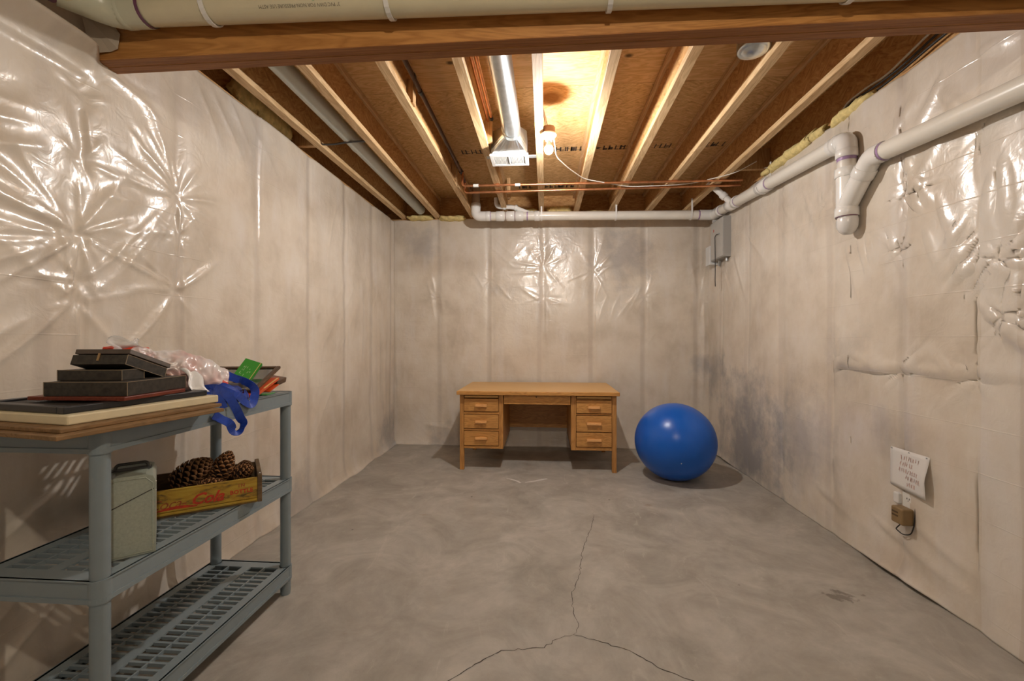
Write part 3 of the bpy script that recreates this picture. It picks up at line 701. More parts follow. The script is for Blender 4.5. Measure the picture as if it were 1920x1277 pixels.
# ------------------------------------------------------------------ beam (two plies)
bm_t = thing('support_beam', (0, 1.735, 2.46), 'two-ply orange-brown laminated wooden beam spanning the top of the room', 'beam')
MB().box(-2.0, 2.06, 1.690, 1.735, 2.462, ZJ - 0.001).build('beam_ply', 'beam_face', bm_t, 0.002, 1)
MB().box(-2.0, 2.06, 1.736, 1.781, 2.460, ZJ - 0.001).build('beam_ply', 'beam_face', bm_t, 0.002, 1)
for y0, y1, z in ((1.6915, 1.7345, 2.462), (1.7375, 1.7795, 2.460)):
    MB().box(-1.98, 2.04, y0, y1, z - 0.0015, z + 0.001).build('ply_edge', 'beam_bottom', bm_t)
flap = MB()
pts = [(-1.86, 1.62, 2.62), (-1.79, 1.67, 2.62), (-1.755, 1.684, 2.56), (-1.765, 1.684, 2.500), (-1.80, 1.685, 2.490), (-1.87, 1.67, 2.48)]
flap.add(pts, [(0, 1, 2, 3), (0, 3, 4, 5)]); fo = flap.build('sheet_flap', 'sheet_flap', wl)
md = fo.modifiers.new('t', 'SOLIDIFY'); md.thickness = 0.001

# ------------------------------------------------------------------ drain pipes
PR = 0.049
def pipe(mb_pts, r, name, mat, parent, seg=20): return MB().tube(mb_pts, r, seg).build(name, mat, parent)
def collar(p, d, parent, r=PR, ln=0.05, mat='pvc_fitting', name='coupling'):
    p, d = Vector(p), Vector(d).normalized()
    c = MB().tube([p - d * ln / 2, p - d * (ln / 2 - 0.003), p + d * (ln / 2 - 0.003), p + d * ln / 2], [r + 0.004, r + 0.0075, r + 0.0075, r + 0.004], 24).build(name, mat, parent)
    return c
def ring(p, d, parent, r=PR, ln=0.014, mat='purple_primer'):
    p, d = Vector(p), Vector(d).normalized()
    return MB().tube([p - d * ln / 2, p + d * ln / 2], r + 0.0015, 24, False).build('primer_ring', mat, parent)
def hook(p, axis, top, parent, r=PR, side=1, mat='hanger_white'):
    """flat plastic J-hook: strip down one side of the pipe and round under it"""
    p, a = Vector(p), Vector(axis).normalized(); s = a.cross(Vector((0, 0, 1))).normalized() * side
    path = [p + s * (r + 0.005) + Vector((0, 0, top - p.z))] + [p + s * (r + 0.005)]
    for k in range(1, 11):
        t = -k * 0.9 * PI / 9
        path.append(p + s * (r + 0.005) * math.cos(t) + Vector((0, 0, (r + 0.005) * math.sin(t))))
    return MB().ribbon(path, a * 0.018, th=0.0025).build('pipe_hook', mat, parent)

dp = thing('drain_pipe', (0.5, 4.96, 2.66), 'white plastic drain pipe running along the back wall and right wall under the joists', 'pipe')
A = Vector((-0.79, 4.96, 2.70)); B = Vector((1.80, 4.96, 2.662)); C = Vector((1.845, 4.86, 2.655)); D = Vector((1.845, 2.90, 2.525))
pipe([(-0.79, 4.96, ZS), (-0.79, 4.96, 2.80)], PR * 0.98, 'riser', 'pvc_dirty', dp)
pipe(fillet([(-0.79, 4.96, 2.83), A, (-0.62, 4.96, 2.699)], 0.10, 8), PR + 0.006, 'elbow', 'pvc_fitting', dp)
collar((-0.79, 4.96, 2.82), (0, 0, 1), dp); collar((-0.65, 4.96, 2.699), (1, 0, 0), dp); ring((-0.62, 4.96, 2.699), (1, 0, 0), dp)
ab = (B - A).normalized()
pipe([A + ab * 0.15, B - ab * 0.05], PR, 'pipe_length', 'pvc', dp)
for s in (0.28, 0.40, 0.50, 0.70): collar(A + ab * s, ab, dp, PR, 0.09 if s < 0.6 else 0.06)
ring(A + ab * 0.345, ab, dp, mat='dark_primer', ln=0.006); ring(A + ab * 0.45, ab, dp, mat='dark_primer', ln=0.006); ring(A + ab * 0.59, ab, dp)
cd = (D - C).normalized()
pipe(fillet([B - ab * 0.10, Vector((1.845, 4.96, 2.66)), C - Vector((0, 0.08, 0.005))], 0.09, 8), PR + 0.006, 'elbow', 'pvc_fitting', dp)
ring(B - ab * 0.115, ab, dp)
pipe([C, D], PR, 'pipe_length', 'pvc', dp)
for s, l in ((0.10, 0.05), (0.36, 0.11), (0.48, 0.05), (1.02, 0.16)): collar(C + cd * s, cd, dp, PR, l)
for s in (0.14, 0.51, 1.11): ring(C + cd * s, cd, dp, mat='purple_primer')
# small branches
pipe(fillet([(-0.555, 4.95, 2.90), (-0.55, 4.95, 2.80), (-0.36, 4.95, 2.795), (-0.22, 4.955, 2.735), (-0.10, 4.96, 2.70)], 0.05, 6), 0.026, 'branch_pipe', 'pvc_fitting', dp)
for p, d in (((-0.46, 4.95, 2.797), (1, 0, 0)), ((-0.33, 4.951, 2.784), (1, 0, -0.3)), ((-0.15, 4.958, 2.715), (1, 0, -0.4))): collar(p, d, dp, 0.026, 0.03)
pipe(fillet([(1.62, 4.50, 2.86), (1.70, 4.50, 2.79), (1.83, 4.46, 2.64)], 0.05, 6), 0.030, 'branch_pipe', 'pvc_fitting', dp)
collar((1.765, 4.48, 2.715), (0.6, -0.2, -0.7), dp, 0.030, 0.05)
for x in (-0.04, 0.785, 1.60): 
    p = A + ab * (x + 0.79); hook(p, ab, ZJ + 0.05, dp, PR, 1)
p = C + cd * 1.0 + Vector((0, 0, 0)); hook(C + cd * 1.0, cd, ZJ + 0.02, dp, PR + 0.007, -1)
# elbow down, wye, wrapped end
E0 = Vector((1.845, 2.83, 2.52))
pipe(fillet([D + Vector((0, 0.06, 0.004)), E0, (1.845, 2.83, 2.42)], 0.075, 8), PR + 0.007, 'elbow', 'pvc_fitting', dp)
collar((1.845, 2.83, 2.432), (0, 0, 1), dp, PR + 0.002, 0.05); collar((1.845, 2.90, 2.5245), cd, dp, PR + 0.002, 0.05)
pipe([(1.845, 2.83, 2.43), (1.845, 2.83, 2.28)], PR, 'pipe_length', 'pvc', dp)
ring((1.845, 2.83, 2.40), (0, 0, 1), dp, ln=0.025)
wy = pipe([(1.845, 2.83, 2.33), (1.845, 2.83, 2.05)], PR + 0.006, 'wye', 'pvc_fitting', dp)
collar((1.845, 2.83, 2.315), (0, 0, 1), wy, PR + 0.006, 0.055); collar((1.845, 2.83, 2.075), (0, 0, 1), wy, PR + 0.006, 0.055)
W0, W1 = Vector((1.845, 2.83, 2.11)), Vector((1.845, 2.665, 2.285))
pipe([W0, W1], PR + 0.005, 'wye_branch', 'pvc_fitting', wy); collar(W1 - (W1 - W0).normalized() * 0.03, W1 - W0, wy, PR + 0.004, 0.055)
ring((1.845, 2.83, 2.046), (0, 0, 1), wy, PR + 0.006, 0.006, 'dark_primer')
wrap = MB().lathe([(PR + 0.006, 0.0), (PR + 0.011, -0.02), (PR + 0.008, -0.06), (PR - 0.006, -0.088), (0.024, -0.105), (0.004, -0.108)], (1.85, 2.83, 2.045), (0, 0, 1), 9)
wrap.build('wrapped_end', 'clear_tape', dp)
# near horizontal run
P0 = Vector((1.845, 2.56, 2.325)); P1 = Vector((1.845, -0.6, 2.085)); pd = (P1 - P0).normalized()
pipe(fillet([W1 - (W1 - W0).normalized() * 0.02, Vector((1.845, 2.62, 2.330)), P0 + pd * 0.03], 0.05, 6), PR + 0.006, 'elbow', 'pvc_fitting', dp)
pipe([P0, P1], PR, 'pipe_length', 'pvc', dp); ring(P0 + pd * 0.037, pd, dp, ln=0.018); ring(P0 + pd * 0.028, pd, dp, PR + 0.004, 0.005, 'dark_primer')

# cream pipe in front of the beam
fp = thing('beam_pipe', (0, 1.615, 2.565), 'thick cream plastic pipe hung along the near face of the beam', 'pipe')
FR = 0.056
q = lambda x: Vector((x, 1.615, 2.567 - 0.0192 * x))
fd = (q(1) - q(0)).normalized()
pipe([q(-1.66), q(2.0)], FR, 'pipe_length', 'pvc_cream', fp, 28)
pipe(fillet([q(-1.57), q(-1.70), q(-1.70) + Vector((-0.10, -0.13, 0.0))], 0.10, 8), FR + 0.006, 'elbow', 'pvc_cream_fitting', fp, 28)
pipe([q(-1.70) + Vector((-0.07, -0.09, 0)), q(-1.70) + Vector((-0.10, -0.60, 0.02))], FR, 'pipe_length', 'pvc_cream', fp, 28)
ring(q(-1.565), fd, fp, FR + 0.002, 0.018, 'dark_primer'); ring(q(-1.70) + Vector((-0.10, -0.14, 0)), (-0.3, -1, 0), fp, FR + 0.002, 0.014, 'dark_primer')
collar(q(-1.655), fd, fp, FR, 0.03, 'pvc_cream_fitting')
for x in (-1.30, -0.585, 0.235, 1.07):
    hook(q(x), fd, ZJ + 0.05, fp, FR, 1)
def pipe_print(x0, s):
    # factory print, upside down on the lower front of the pipe
    def wrapf(p):
        ang = -0.62 - (p.y) / FR
        c = q(x0 - p.x)
        return c + Vector((0, -math.cos(ang) * (FR + 0.0007), math.sin(ang) * (FR + 0.0007)))
    o = text_obj('pipe_print', s, 0.016, (0, 0, 0), (1, 0, 0), (0, 0, 1), 'pipe_ink', fp, wrap=wrapf)
pipe_print(-0.76, '3" PVC DWV FOR NON-PRESSURE USE ASTM')
pipe_print(0.13, '3" PVC DWV FOR NON-PRESSURE USE ASTM')
mk = MB(); 
for (xx, a0, a1) in ((-0.86, -0.5, 0.3),):
    pp = [q(xx + 0.01 * math.sin(3 * k)) + Vector((0, -math.cos(a0 + (a1 - a0) * k / 6) * (FR + 0.0008), math.sin(a0 + (a1 - a0) * k / 6) * (FR + 0.0008))) for k in range(7)]
    mk.ribbon(pp, (0.008, 0, 0), th=0.0003)
mk.build('paint_mark', 'green_mark', fp)

# long grey round duct in the left joist bay
gd = thing('vent_pipe', (-1.50, 3.2, 2.80), 'pale grey vent pipe lying in the joist bay nearest the left wall but one', 'pipe')
pipe([(-1.505, YR + 0.2, 2.855), (-1.49, 5.15, 2.845)], 0.056, 'pipe_length', 'grey_duct', gd, 28)
collar((-1.497, 3.40, 2.851), (0, 1, 0), gd, 0.052, 0.05, 'grey_duct')
sp = [(-1.735, 3.24, 2.795)] + [(-1.68 + 0.36 * k / 8, 3.24 - 0.04 * k / 8, 2.790 - 0.003 * math.sin(k)) for k in range(9)] 
MB().ribbon(sp, (0, 0.022, 0), th=0.0025).build('hanger_strap', 'black_rubber', gd)

# ------------------------------------------------------------------ round duct, boot and register
du = thing('supply_duct', (-0.25, 2.8, 2.74), 'shiny galvanized round duct ending in a boot with white register', 'duct')
RD = 0.066
dpth = [(-0.262, YR + 0.2, 2.875), (-0.258, 1.0, 2.862), (-0.25, 2.0, 2.856), (-0.245, 3.0, 2.84), (-0.245, 3.24, 2.836)]
duct = MB().tube(dpth, RD, 32).build('round_duct', 'galvanized', du)
MB().tube([(-0.25, 3.19, 2.837), (-0.25, 3.235, 2.836)], RD + 0.003, 32).build('duct_collar', 'galvanized', du)
bt = MB(); nseg = 32; x0, x1, z0, z1 = -0.418, -0.142, 2.732, 2.905
circ = []; rect = []
for k in range(nseg):
    a = 2 * PI * k / nseg; c, s = math.cos(a), math.sin(a)
    circ.append((-0.246 + RD * c, 3.235, 2.836 + RD * s))
    m_ = max(abs(c), abs(s)); rect.append(((x0 + x1) / 2 + (x1 - x0) / 2 * c / m_, 3.375, (z0 + z1) / 2 + (z1 - z0) / 2 * s / m_))
back = [(p[0], 3.565, p[2]) for p in rect]
bt.rings([circ, rect], False, False); bt.rings([rect, back], False, False)
bt.build('boot', 'galvanized', du)
rg = MB(); rx0, rx1, ry0, ry1, rz = -0.428, -0.130, 3.365, 3.575, 2.722
for a in ((rx0, rx1, ry0, ry0 + 0.028), (rx0, rx1, ry1 - 0.028, ry1), (rx0, rx0 + 0.028, ry0 + 0.028, ry1 - 0.028), (rx1 - 0.028, rx1, ry0 + 0.028, ry1 - 0.028), ((rx0 + rx1) / 2 - 0.006, (rx0 + rx1) / 2 + 0.006, ry0 + 0.028, ry1 - 0.028)):
    rg.box(*a, rz - 0.006, rz + 0.008)
rgo = rg.build('register_frame', 'register_white', du)
MB().box(rx0 + 0.02, rx1 - 0.02, ry0 + 0.02, ry1 - 0.02, rz + 0.022, rz + 0.026).build('register_back', 'register_gap', rgo)
lv = MB(); n = 24
for k in range(n):
    xx = rx0 + 0.034 + (rx1 - rx0 - 0.068) * k / (n - 1)
    if abs(xx - (rx0 + rx1) / 2) < 0.008: continue
    lv.obox((xx, ry0 + 0.026, rz - 0.003), (0.0035, 0, 0), (0, ry1 - ry0 - 0.052, 0), (0.006, 0, 0.014))
lvo = lv.build('louvers', 'register_white', rgo); lvo['kind'] = 'stuff'
for a, b_ in ((-0.462, -0.424), (-0.134, -0.07)):
    MB().box(a, b_, 3.44, 3.49, 2.742, 2.745).build('mounting_strap', 'strap_steel', du)

# ------------------------------------------------------------------ small round metal cap by the beam
rc = thing('round_cap', (1.10, 2.40, 2.80), 'shiny round metal cap between joists just behind the beam', 'duct cap')
MB().lathe([(0.082, 0.10), (0.082, 0.012), (0.078, 0.0), (0.066, -0.002)], (1.10, 2.40, 2.82), (0, 0, 1), 32).build('collar', 'galvanized', rc)
MB().lathe([(0.066, 0.004), (0.05, -0.010), (0.03, -0.017), (0.004, -0.02)], (1.10, 2.40, 2.82), (0, 0, 1), 32).build('dome', 'galvanized', rc)

# ------------------------------------------------------------------ light fixtures
def lamp(x, y, label, emit, wires=True, zt=2.80):
    t = thing('bare_bulb_lamp', (x, y, zt - 0.14), label, 'lamp')
    MB().lathe([(0.046, 0.0), (0.046, 0.045), (0.030, 0.052)], (x, y, zt - 0.035), (0, 0, 1), 8).build('ceiling_box', 'box_brown', t)
    MB().lathe([(0.050, 0.0), (0.057, -0.004), (0.057, -0.012), (0.044, -0.026), (0.028, -0.034), (0.024, -0.050), (0.020, -0.050)], (x, y, zt - 0.035), (0, 0, 1), 32).build('lampholder', 'porcelain', t)
    bs = MB().lathe([(0.013, 0.0), (0.014, -0.012), (0.019, -0.026), (0.0265, -0.044), (0.027, -0.046)], (x, y, zt - 0.083), (0, 0, 1), 20).build('bulb_base', 'porcelain', t)  # opaque upper part added to cut the bulb's light on the ceiling
    MB().lathe([(0.0268, -0.046), (0.030, -0.054), (0.0308, -0.063), (0.029, -0.076), (0.022, -0.089), (0.011, -0.097), (0.001, -0.099)], (x, y, zt - 0.083), (0, 0, 1), 20).build('bulb', emit, t)
    if wires:
        for dx in (0.0, 0.014):
            MB().tube(fillet([(x - 0.02 + dx, y, zt + 0.01), (x - 0.034 + dx * 0.6, y - 0.02, zt + 0.09), (x - 0.05 + dx * 0.3, y - 0.05, zt + 0.15), (x - 0.052, y - 0.12, zt + 0.17)], 0.03), 0.0045, 8).build('cable', 'cable_white', t)
    return t
lamp(0.026, 3.14, 'bare glowing bulb in white porcelain holder hanging beside the middle joist', 'bulb_lit')
lamp(0.20, -0.35, 'bare bulb lamp hanging from the joists on the near side of the beam', 'bulb_lit_warm')

# cables
cb = MB().tube(fillet([(0.06, 3.16, 2.765), (0.09, 3.55, 2.768), (0.20, 3.8, 2.772), (0.36, 4.08, 2.775), (0.80, 4.27, 2.758), (1.20, 4.27, 2.762), (1.42, 4.24, 2.770), (1.69, 4.03, 2.775), (1.82, 3.92, 2.83)], 0.08), 0.0045, 8).build('lamp_cable', 'cable_white')
tag(cb, 'thin white cable sagging from the bulb across joists to the right', 'cable')
for i, (pth, mt, lb) in enumerate((
    ([(1.965, -0.5, 2.86), (1.965, 1.9, 2.84), (1.962, 2.34, 2.832), (1.96, 2.55, 2.80), (1.96, 2.74, 2.80), (1.96, 2.95, 2.82), (1.968, 3.06, 2.80), (1.972, 3.09, 2.765)], 'cable_black', 'black cable stapled to the rim board, upper of the two black ones'),
    ([(1.955, -0.5, 2.81), (1.955, 1.9, 2.80), (1.952, 2.34, 2.79), (1.95, 2.55, 2.768), (1.95, 2.74, 2.762), (1.955, 2.95, 2.785), (1.967, 3.07, 2.775)], 'cable_black', 'black cable stapled to the rim board, lower one just above the plastic'),
    ([(1.965, -0.5, 2.90), (1.965, 1.9, 2.89), (1.962, 2.34, 2.872), (1.96, 2.55, 2.835), (1.96, 2.68, 2.815), (1.96, 2.82, 2.835), (1.96, 3.0, 2.835), (1.97, 3.08, 2.80)], 'cable_white', 'tan cable looping along the rim board above the black cables'),
    ([(1.975, 2.2, 2.757), (1.972, 2.6, 2.753), (1.972, 3.2, 2.755), (1.972, 3.7, 2.757), (1.965, 4.0, 2.80), (1.80, 4.15, 2.84)], 'cable_white', 'thin pale cable lying along the sill plate over the right wall'))):
    o = MB().tube(fillet(pth, 0.1), 0.0065 if i != 3 else 0.0045, 8).build('house_cable', mt); tag(o, lb, 'cable')

# ------------------------------------------------------------------ copper water lines
def copper(label, pts, mat='copper', r=0.011, tags=()):
    t = thing('copper_pipe', pts[0], label, 'pipe')
    MB().tube(fillet(pts, 0.03, 4), r, 12).build('pipe_length', mat, t)
    for p, d, mt, l in tags: MB().tube([Vector(p) - Vector(d) * l / 2, Vector(p) + Vector(d) * l / 2], r + 0.004, 12).build('fitting', mt, t)
    return t
X = (1, 0, 0); Y = (0, 1, 0)
copper('dull copper pipe crossing under the joists, farther from the back wall', [(-0.79, 4.15, 2.90), (-0.79, 4.15, 2.766), (1.82, 4.19, 2.766)], tags=[((-0.66, 4.152, 2.766), X, 'copper_tag', 0.05), ((-0.26, 4.158, 2.766), X, 'copper_tag', 0.05), ((-0.45, 4.155, 2.766), X, 'copper', 0.03)])
copper('bright copper pipe crossing under the joists, nearest the back wall', [(-0.80, 4.34, 2.90), (-0.80, 4.34, 2.764), (1.86, 4.33, 2.767)], tags=[((-0.47, 4.34, 2.764), X, 'copper', 0.05)])
copper('dark pipe along the third joist from left, upper one', [(-0.815, YR + 0.1, 2.93), (-0.815, 4.10, 2.93), (-0.79, 4.15, 2.90)], 'copper_dark', 0.012, [((-0.815, 2.66, 2.93), Y, 'black_rubber', 0.03), ((-0.815, 4.0, 2.93), Y, 'black_rubber', 0.03)])
copper('dark pipe along the third joist from left, lower one', [(-0.80, YR + 0.1, 2.885), (-0.80, 4.28, 2.885), (-0.80, 4.34, 2.87)], 'copper_dark', 0.012, [((-0.80, 2.76, 2.885), Y, 'black_rubber', 0.03), ((-0.80, 4.10, 2.885), Y, 'black_rubber', 0.03)])
copper('copper pipe beside the round duct, closer to the joist', [(-0.435, YR + 0.1, 2.94), (-0.425, 3.25, 2.93)], 'copper', 0.011)
copper('copper pipe beside the round duct, closer to the duct', [(-0.40, YR + 0.1, 2.93), (-0.395, 3.20, 2.925)], 'copper', 0.011, [((-0.395, 3.20, 2.925), Y, 'black_rubber', 0.04)])

# ------------------------------------------------------------------ insulation tufts above the walls
def tuft(label, x0, x1, y0, y1, z0, z1, seed):
    n1, n2 = max(8, int(max(x1 - x0, y1 - y0) / 0.02)), 12
    c = Vector(((x0 + x1) / 2, (y0 + y1) / 2, (z0 + z1) / 2)); hx, hy, hz = (x1 - x0) / 2, (y1 - y0) / 2, (z1 - z0) / 2
    along_x = hx > hy; rings = []
    for i in range(n1 + 1):
        t = -1 + 2 * i / n1; e = max(0.0, 1 - abs(t) ** 5) ** 0.5 + 0.02
        r = []
        for k in range(n2):
            a = 2 * PI * k / n2
            p = Vector((t * hx, math.cos(a) * hy * e, math.sin(a) * hz * e)) if along_x else Vector((math.cos(a) * hx * e, t * hy, math.sin(a) * hz * e))
            nn = mnoise.fractal(p * 16 + Vector((seed, 0, 0)), 1.0, 2.0, 3)
            p *= 1 + 0.30 * nn; r.append(c + p)
        rings.append(r)
    return tag(MB().rings(rings).build('insulation_batt', 'insulation'), label, 'insulation')
tuft('yellow insulation tuft on the back sill left of the drain riser', -1.29, -0.98, 5.20, 5.36, 2.735, 2.80, 1)
tuft('yellow insulation tuft behind the grey vent pipe end', -1.70, -1.36, 5.20, 5.36, 2.75, 2.82, 2)
tuft('pale yellow insulation behind the small branch pipe', -0.43, -0.08, 5.22, 5.37, 2.77, 2.87, 3)
tuft('tan insulation bulging right of the middle joist at the back', 0.0, 0.33, 5.22, 5.37, 2.77, 2.89, 4)
tuft('thin yellow insulation strip over the middle of the back drain pipe', 0.40, 0.74, 5.23, 5.37, 2.76, 2.83, 5)
tuft('yellow insulation showing above the drain pipe along right wall', 1.87, 1.98, 3.12, 3.95, 2.70, 2.78, 6)
tuft('yellow insulation spilling over the sill above the drain elbow', 1.88, 1.99, 2.72, 3.10, 2.70, 2.775, 7)
tuft('brown shaded insulation above the left wall', -2.0, -1.90, 2.6, 3.2, 2.79, 2.95, 8)

# ------------------------------------------------------------------ desk
dk = thing('desk', (-0.08, 4.7, 0), 'oak pedestal writing desk with seven drawers against the back wall', 'desk')
DX0, DX1, DF, DB = -0.845, 0.69, 4.29, 5.12
MB().box(-0.868, 0.713, 4.235, 5.17, 0.748, 0.785).build('desk_top', 'oak', dk, 0.006, 3)
MB().box(-0.860, 0.705, 4.243, 5.16, 0.7845, 0.7862).build('top_veneer', 'oak_top', dk)
for lx in (DX0, DX1 - 0.042):
    for ly in (DF, DB - 0.045):
        MB().box(lx, lx + 0.042, ly, ly + 0.045, 0, 0.748).build('leg', 'oak_upright', dk, 0.003)
def pedestal(px0, px1, drawers, slotx):
    c = MB()
    c.box(px0, px1, DF + 0.004, DB, 0.212, 0.235)                        # floor
    c.box(px0, px0 + 0.02, DF + 0.02, DB, 0.212, 0.748); c.box(px1 - 0.02, px1, DF + 0.02, DB, 0.212, 0.748)
    c.box(px0, px1, DB - 0.02, DB, 0.212, 0.748)
    p = c.build('pedestal', 'oak', dk, 0.002, 1)
    # face frame
    MB().box(px0, slotx[0], DF, DF + 0.022, 0.212, 0.748).build('stile', 'oak_upright', p, 0.002, 1)
    MB().box(slotx[1], px1, DF, DF + 0.022, 0.212, 0.748).build('stile', 'oak_upright', p, 0.002, 1)
    zsort = sorted(drawers)
    edges = [0.212] + [z for d in zsort for z in d[:2]] + [0.716]
    for i in range(0, len(edges), 2):
        if edges[i + 1] - edges[i] > 0.008: MB().box(slotx[0], slotx[1], DF + 0.002, DF + 0.022, edges[i] + 0.003, edges[i + 1] - 0.003).build('rail', 'oak', p, 0.001, 1)
    MB().box(slotx[0], slotx[1], DF + 0.03, DF + 0.034, 0.22, 0.745).build('drawer_gap_shade', 'desk_gap_shade', p)  # dark sheet behind the fronts, shade painted into the drawer gaps
    MB().box(slotx[0] + 0.006, slotx[1] - 0.006, DF - 0.004, DF + 0.3, 0.718, 0.737).build('writing_slide', 'oak_top', p, 0.002, 1)
    for z0, z1, hz, hw in drawers:
        d = MB().box(slotx[0] + 0.003, slotx[1] - 0.003, DF - 0.008, DF + 0.028, z0 + 0.003, z1 - 0.003).build('drawer', 'oak', dk, 0.003)
        hx = (slotx[0] + slotx[1]) / 2
        MB().obox((hx - hw / 2, DF - 0.036, hz - 0.014), (hw, 0, 0), (0, 0.029, 0), (0, 0.006, 0.026)).build('handle', 'oak_handle', d, 0.007, 3)
pedestal(DX0 + 0.042, -0.412, [(0.578, 0.708, 0.641, 0.118), (0.411, 0.550, 0.480, 0.118), (0.242, 0.386, 0.318, 0.118)], (-0.803, -0.456))
pedestal(0.252, DX1 - 0.042, [(0.572, 0.704, 0.634, 0.118), (0.392, 0.552, 0.476, 0.142), (0.246, 0.390, 0.318, 0.142)], (0.300, 0.645))
cdw = MB().box(-0.405, 0.246, DF - 0.006, DF + 0.30, 0.655, 0.742).build('drawer', 'oak', dk, 0.003)
MB().lathe([(0.007, 0), (0.007, -0.003), (0.003, -0.004)], (-0.085, DF - 0.005, 0.728), (0, 1, 0), 12).build('keyhole', 'key_metal', cdw)
MB().box(-0.412, 0.252, DF + 0.31, DB - 0.06, 0.64, 0.748).build('apron', 'oak', dk)
MB().box(-0.412, 0.252, DB - 0.03, DB - 0.012, 0.27, 0.70).build('modesty_panel', 'oak', dk)

# ------------------------------------------------------------------ exercise ball
bl = thing('exercise_ball', (1.203, 4.165, 0), 'large glossy blue exercise ball on the floor right of the desk', 'ball')
br = 0.357
prof = []
for k in range(49):
    a = -PI / 2 + PI * k / 48
    r, h = br * math.cos(a), br * math.sin(a)
    if h < -br * 0.985: h = -br * 0.985
    prof.append((r * 1.012, h * 0.985))
mb = MB().lathe(prof, (1.203, 4.165, br * 0.985 * 0.985), (0, 0, 1), 72)
mb.build('ball_skin', 'ball_blue', bl)
d = (Vector((0, 0, 1.30)) - Vector((1.203, 4.165, 0.36))).normalized()
pv = Vector((1.16, 3.83, 0.235)); nv = (pv - Vector((1.203, 4.165, 0.355))).normalized(); pv = Vector((1.203, 4.165, 0.355)) + nv * br * 1.002
MB().lathe([(0.011, 0.0), (0.011, 0.003), (0.006, 0.005), (0.001, 0.005)], pv, nv, 14).build('valve_plug', 'ball_plug', bl)

# ------------------------------------------------------------------ electrical box on the right wall
bd = MB().box(1.922, 1.956, 4.60, 5.16, 2.03, 2.60).build('mounting_board', 'plate_lumber', None, 0.002, 1)
tag(bd, 'orange plywood backing board behind the grey electrical box', 'board')
ep = thing('electrical_box', (1.88, 4.85, 2.15), 'grey metal electrical box hung on plywood in the back right corner', 'electrical box')
MB().box(1.835, 1.921, 4.66, 5.0, 2.15, 2.57).build('case', 'panel_side', ep, 0.003)
MB().box(1.828, 1.836, 4.67, 4.99, 2.16, 2.56).build('cover', 'panel_grey', ep, 0.003)
MB().box(1.822, 1.919, 5.005, 5.13, 2.12, 2.33).build('side_box', 'panel_white', ep, 0.004)
MB().box(1.8265, 1.8278, 4.90, 4.915, 2.455, 2.485).build('red_label', 'red_mark', ep)
MB().tube([(1.89, 4.72, 2.152), (1.89, 4.72, 2.11)], 0.014, 12).build('connector', 'strap_steel', ep)
MB().tube([(1.89, 4.90, 2.152), (1.89, 4.92, 2.09)], 0.014, 12).build('connector', 'strap_steel', ep)
MB().tube(fillet([(1.824, 4.76, 2.40), (1.812, 4.79, 2.405), (1.812, 4.83, 2.39), (1.815, 4.83, 2.15), (1.815, 4.83, 2.0), (1.81, 4.82, 1.93), (1.82, 4.84, 1.86)], 0.03), 0.0045, 8).build('hanging_cord', 'cable_black', ep)
MB().lathe([(0.008, 0), (0.008, -0.01), (0.002, -0.012)], (1.828, 4.755, 2.405), (1, 0, 0), 12).build('hook', 'strap_steel', ep)
fn = MB().tube([(1.93, 5.0, 2.66), (1.88, 5.0, 2.62), (1.87, 4.98, 2.585)], [0.035, 0.05, 0.03], 10).build('cable_entry', 'clear_tape', ep)

# ------------------------------------------------------------------ outlet, adapter, note, tape on the right wall
def wx(y, z):   # rough sheet surface of the right wall
    return XR - 0.022
ot = thing('wall_outlet', (1.93, 2.47, 0.36), 'white double outlet plate low on the right wall', 'outlet')
MB().box(1.922, 1.932, 2.430, 2.512, 0.362, 0.478).build('cover_plate', 'outlet_white', ot, 0.003)
MB().box(1.9205, 1.9225, 2.452, 2.492, 0.432, 0.462).build('socket', 'outlet_white', ot, 0.002)
for yy, zz, hh in ((2.464, 0.449, 0.009), (2.479, 0.449, 0.009), (2.472, 0.438, 0.005)):
    MB().box(1.9198, 1.9206, yy - 0.002, yy + 0.002, zz - hh / 2, zz + hh / 2).build('slot', 'outlet_hole', ot)
MB().box(1.905, 1.93, 2.515, 2.555, 0.405, 0.465).build('sensor_cover', 'clear_tape', ot, 0.008, 3)
ad = thing('power_adapter', (1.89, 2.47, 0.31), 'brown block power adapter plugged into the wall outlet', 'adapter')
MB().box(1.862, 1.921, 2.432, 2.512, 0.318, 0.405).build('adapter_body', 'adapter_tan', ad, 0.009, 3)
for k in range(2): MB().box(1.8612, 1.8625, 2.462, 2.502, 0.374 - k * 0.018, 0.383 - k * 0.018).build('rating_print', 'adapter_mark', ad)
MB().tube(fillet([(1.885, 2.47, 0.32), (1.885, 2.50, 0.285), (1.892, 2.515, 0.272), (1.90, 2.48, 0.255), (1.91, 2.44, 0.272), (1.915, 2.425, 0.33), (1.925, 2.427, 0.47)], 0.02), 0.003, 8).build('cord', 'cable_black', ad)
nt_t = thing('paper_note', (1.93, 2.48, 0.49), 'white paper with faded red handwriting pinned to the right wall above the outlet', 'paper note')
pm = MB(); nu_, nv_ = 10, 10; G = []
def note_pt(s, t):
    y = 2.583 - 0.252 * s; z = 0.497 + 0.208 * t - 0.006 * s * (1 - t)
    lift = 0.035 * s * s * (1 - abs(2 * t - 0.9)) * (0.5) + 0.02 * s * (1 - t)
    return Vector((1.914 - max(0, lift), y, z))
for i in range(nv_ + 1):
    for k in range(nu_ + 1): G.append(note_pt(k / nu_, i / nv_))
pm.add(G, [(i * 11 + k, i * 11 + k + 1, (i + 1) * 11 + k + 1, (i + 1) * 11 + k) for i in range(nv_) for k in range(nu_)], True)
sh = pm.build('paper_sheet', 'paper', nt_t); md = sh.modifiers.new('t', 'SOLIDIFY'); md.thickness = 0.0006
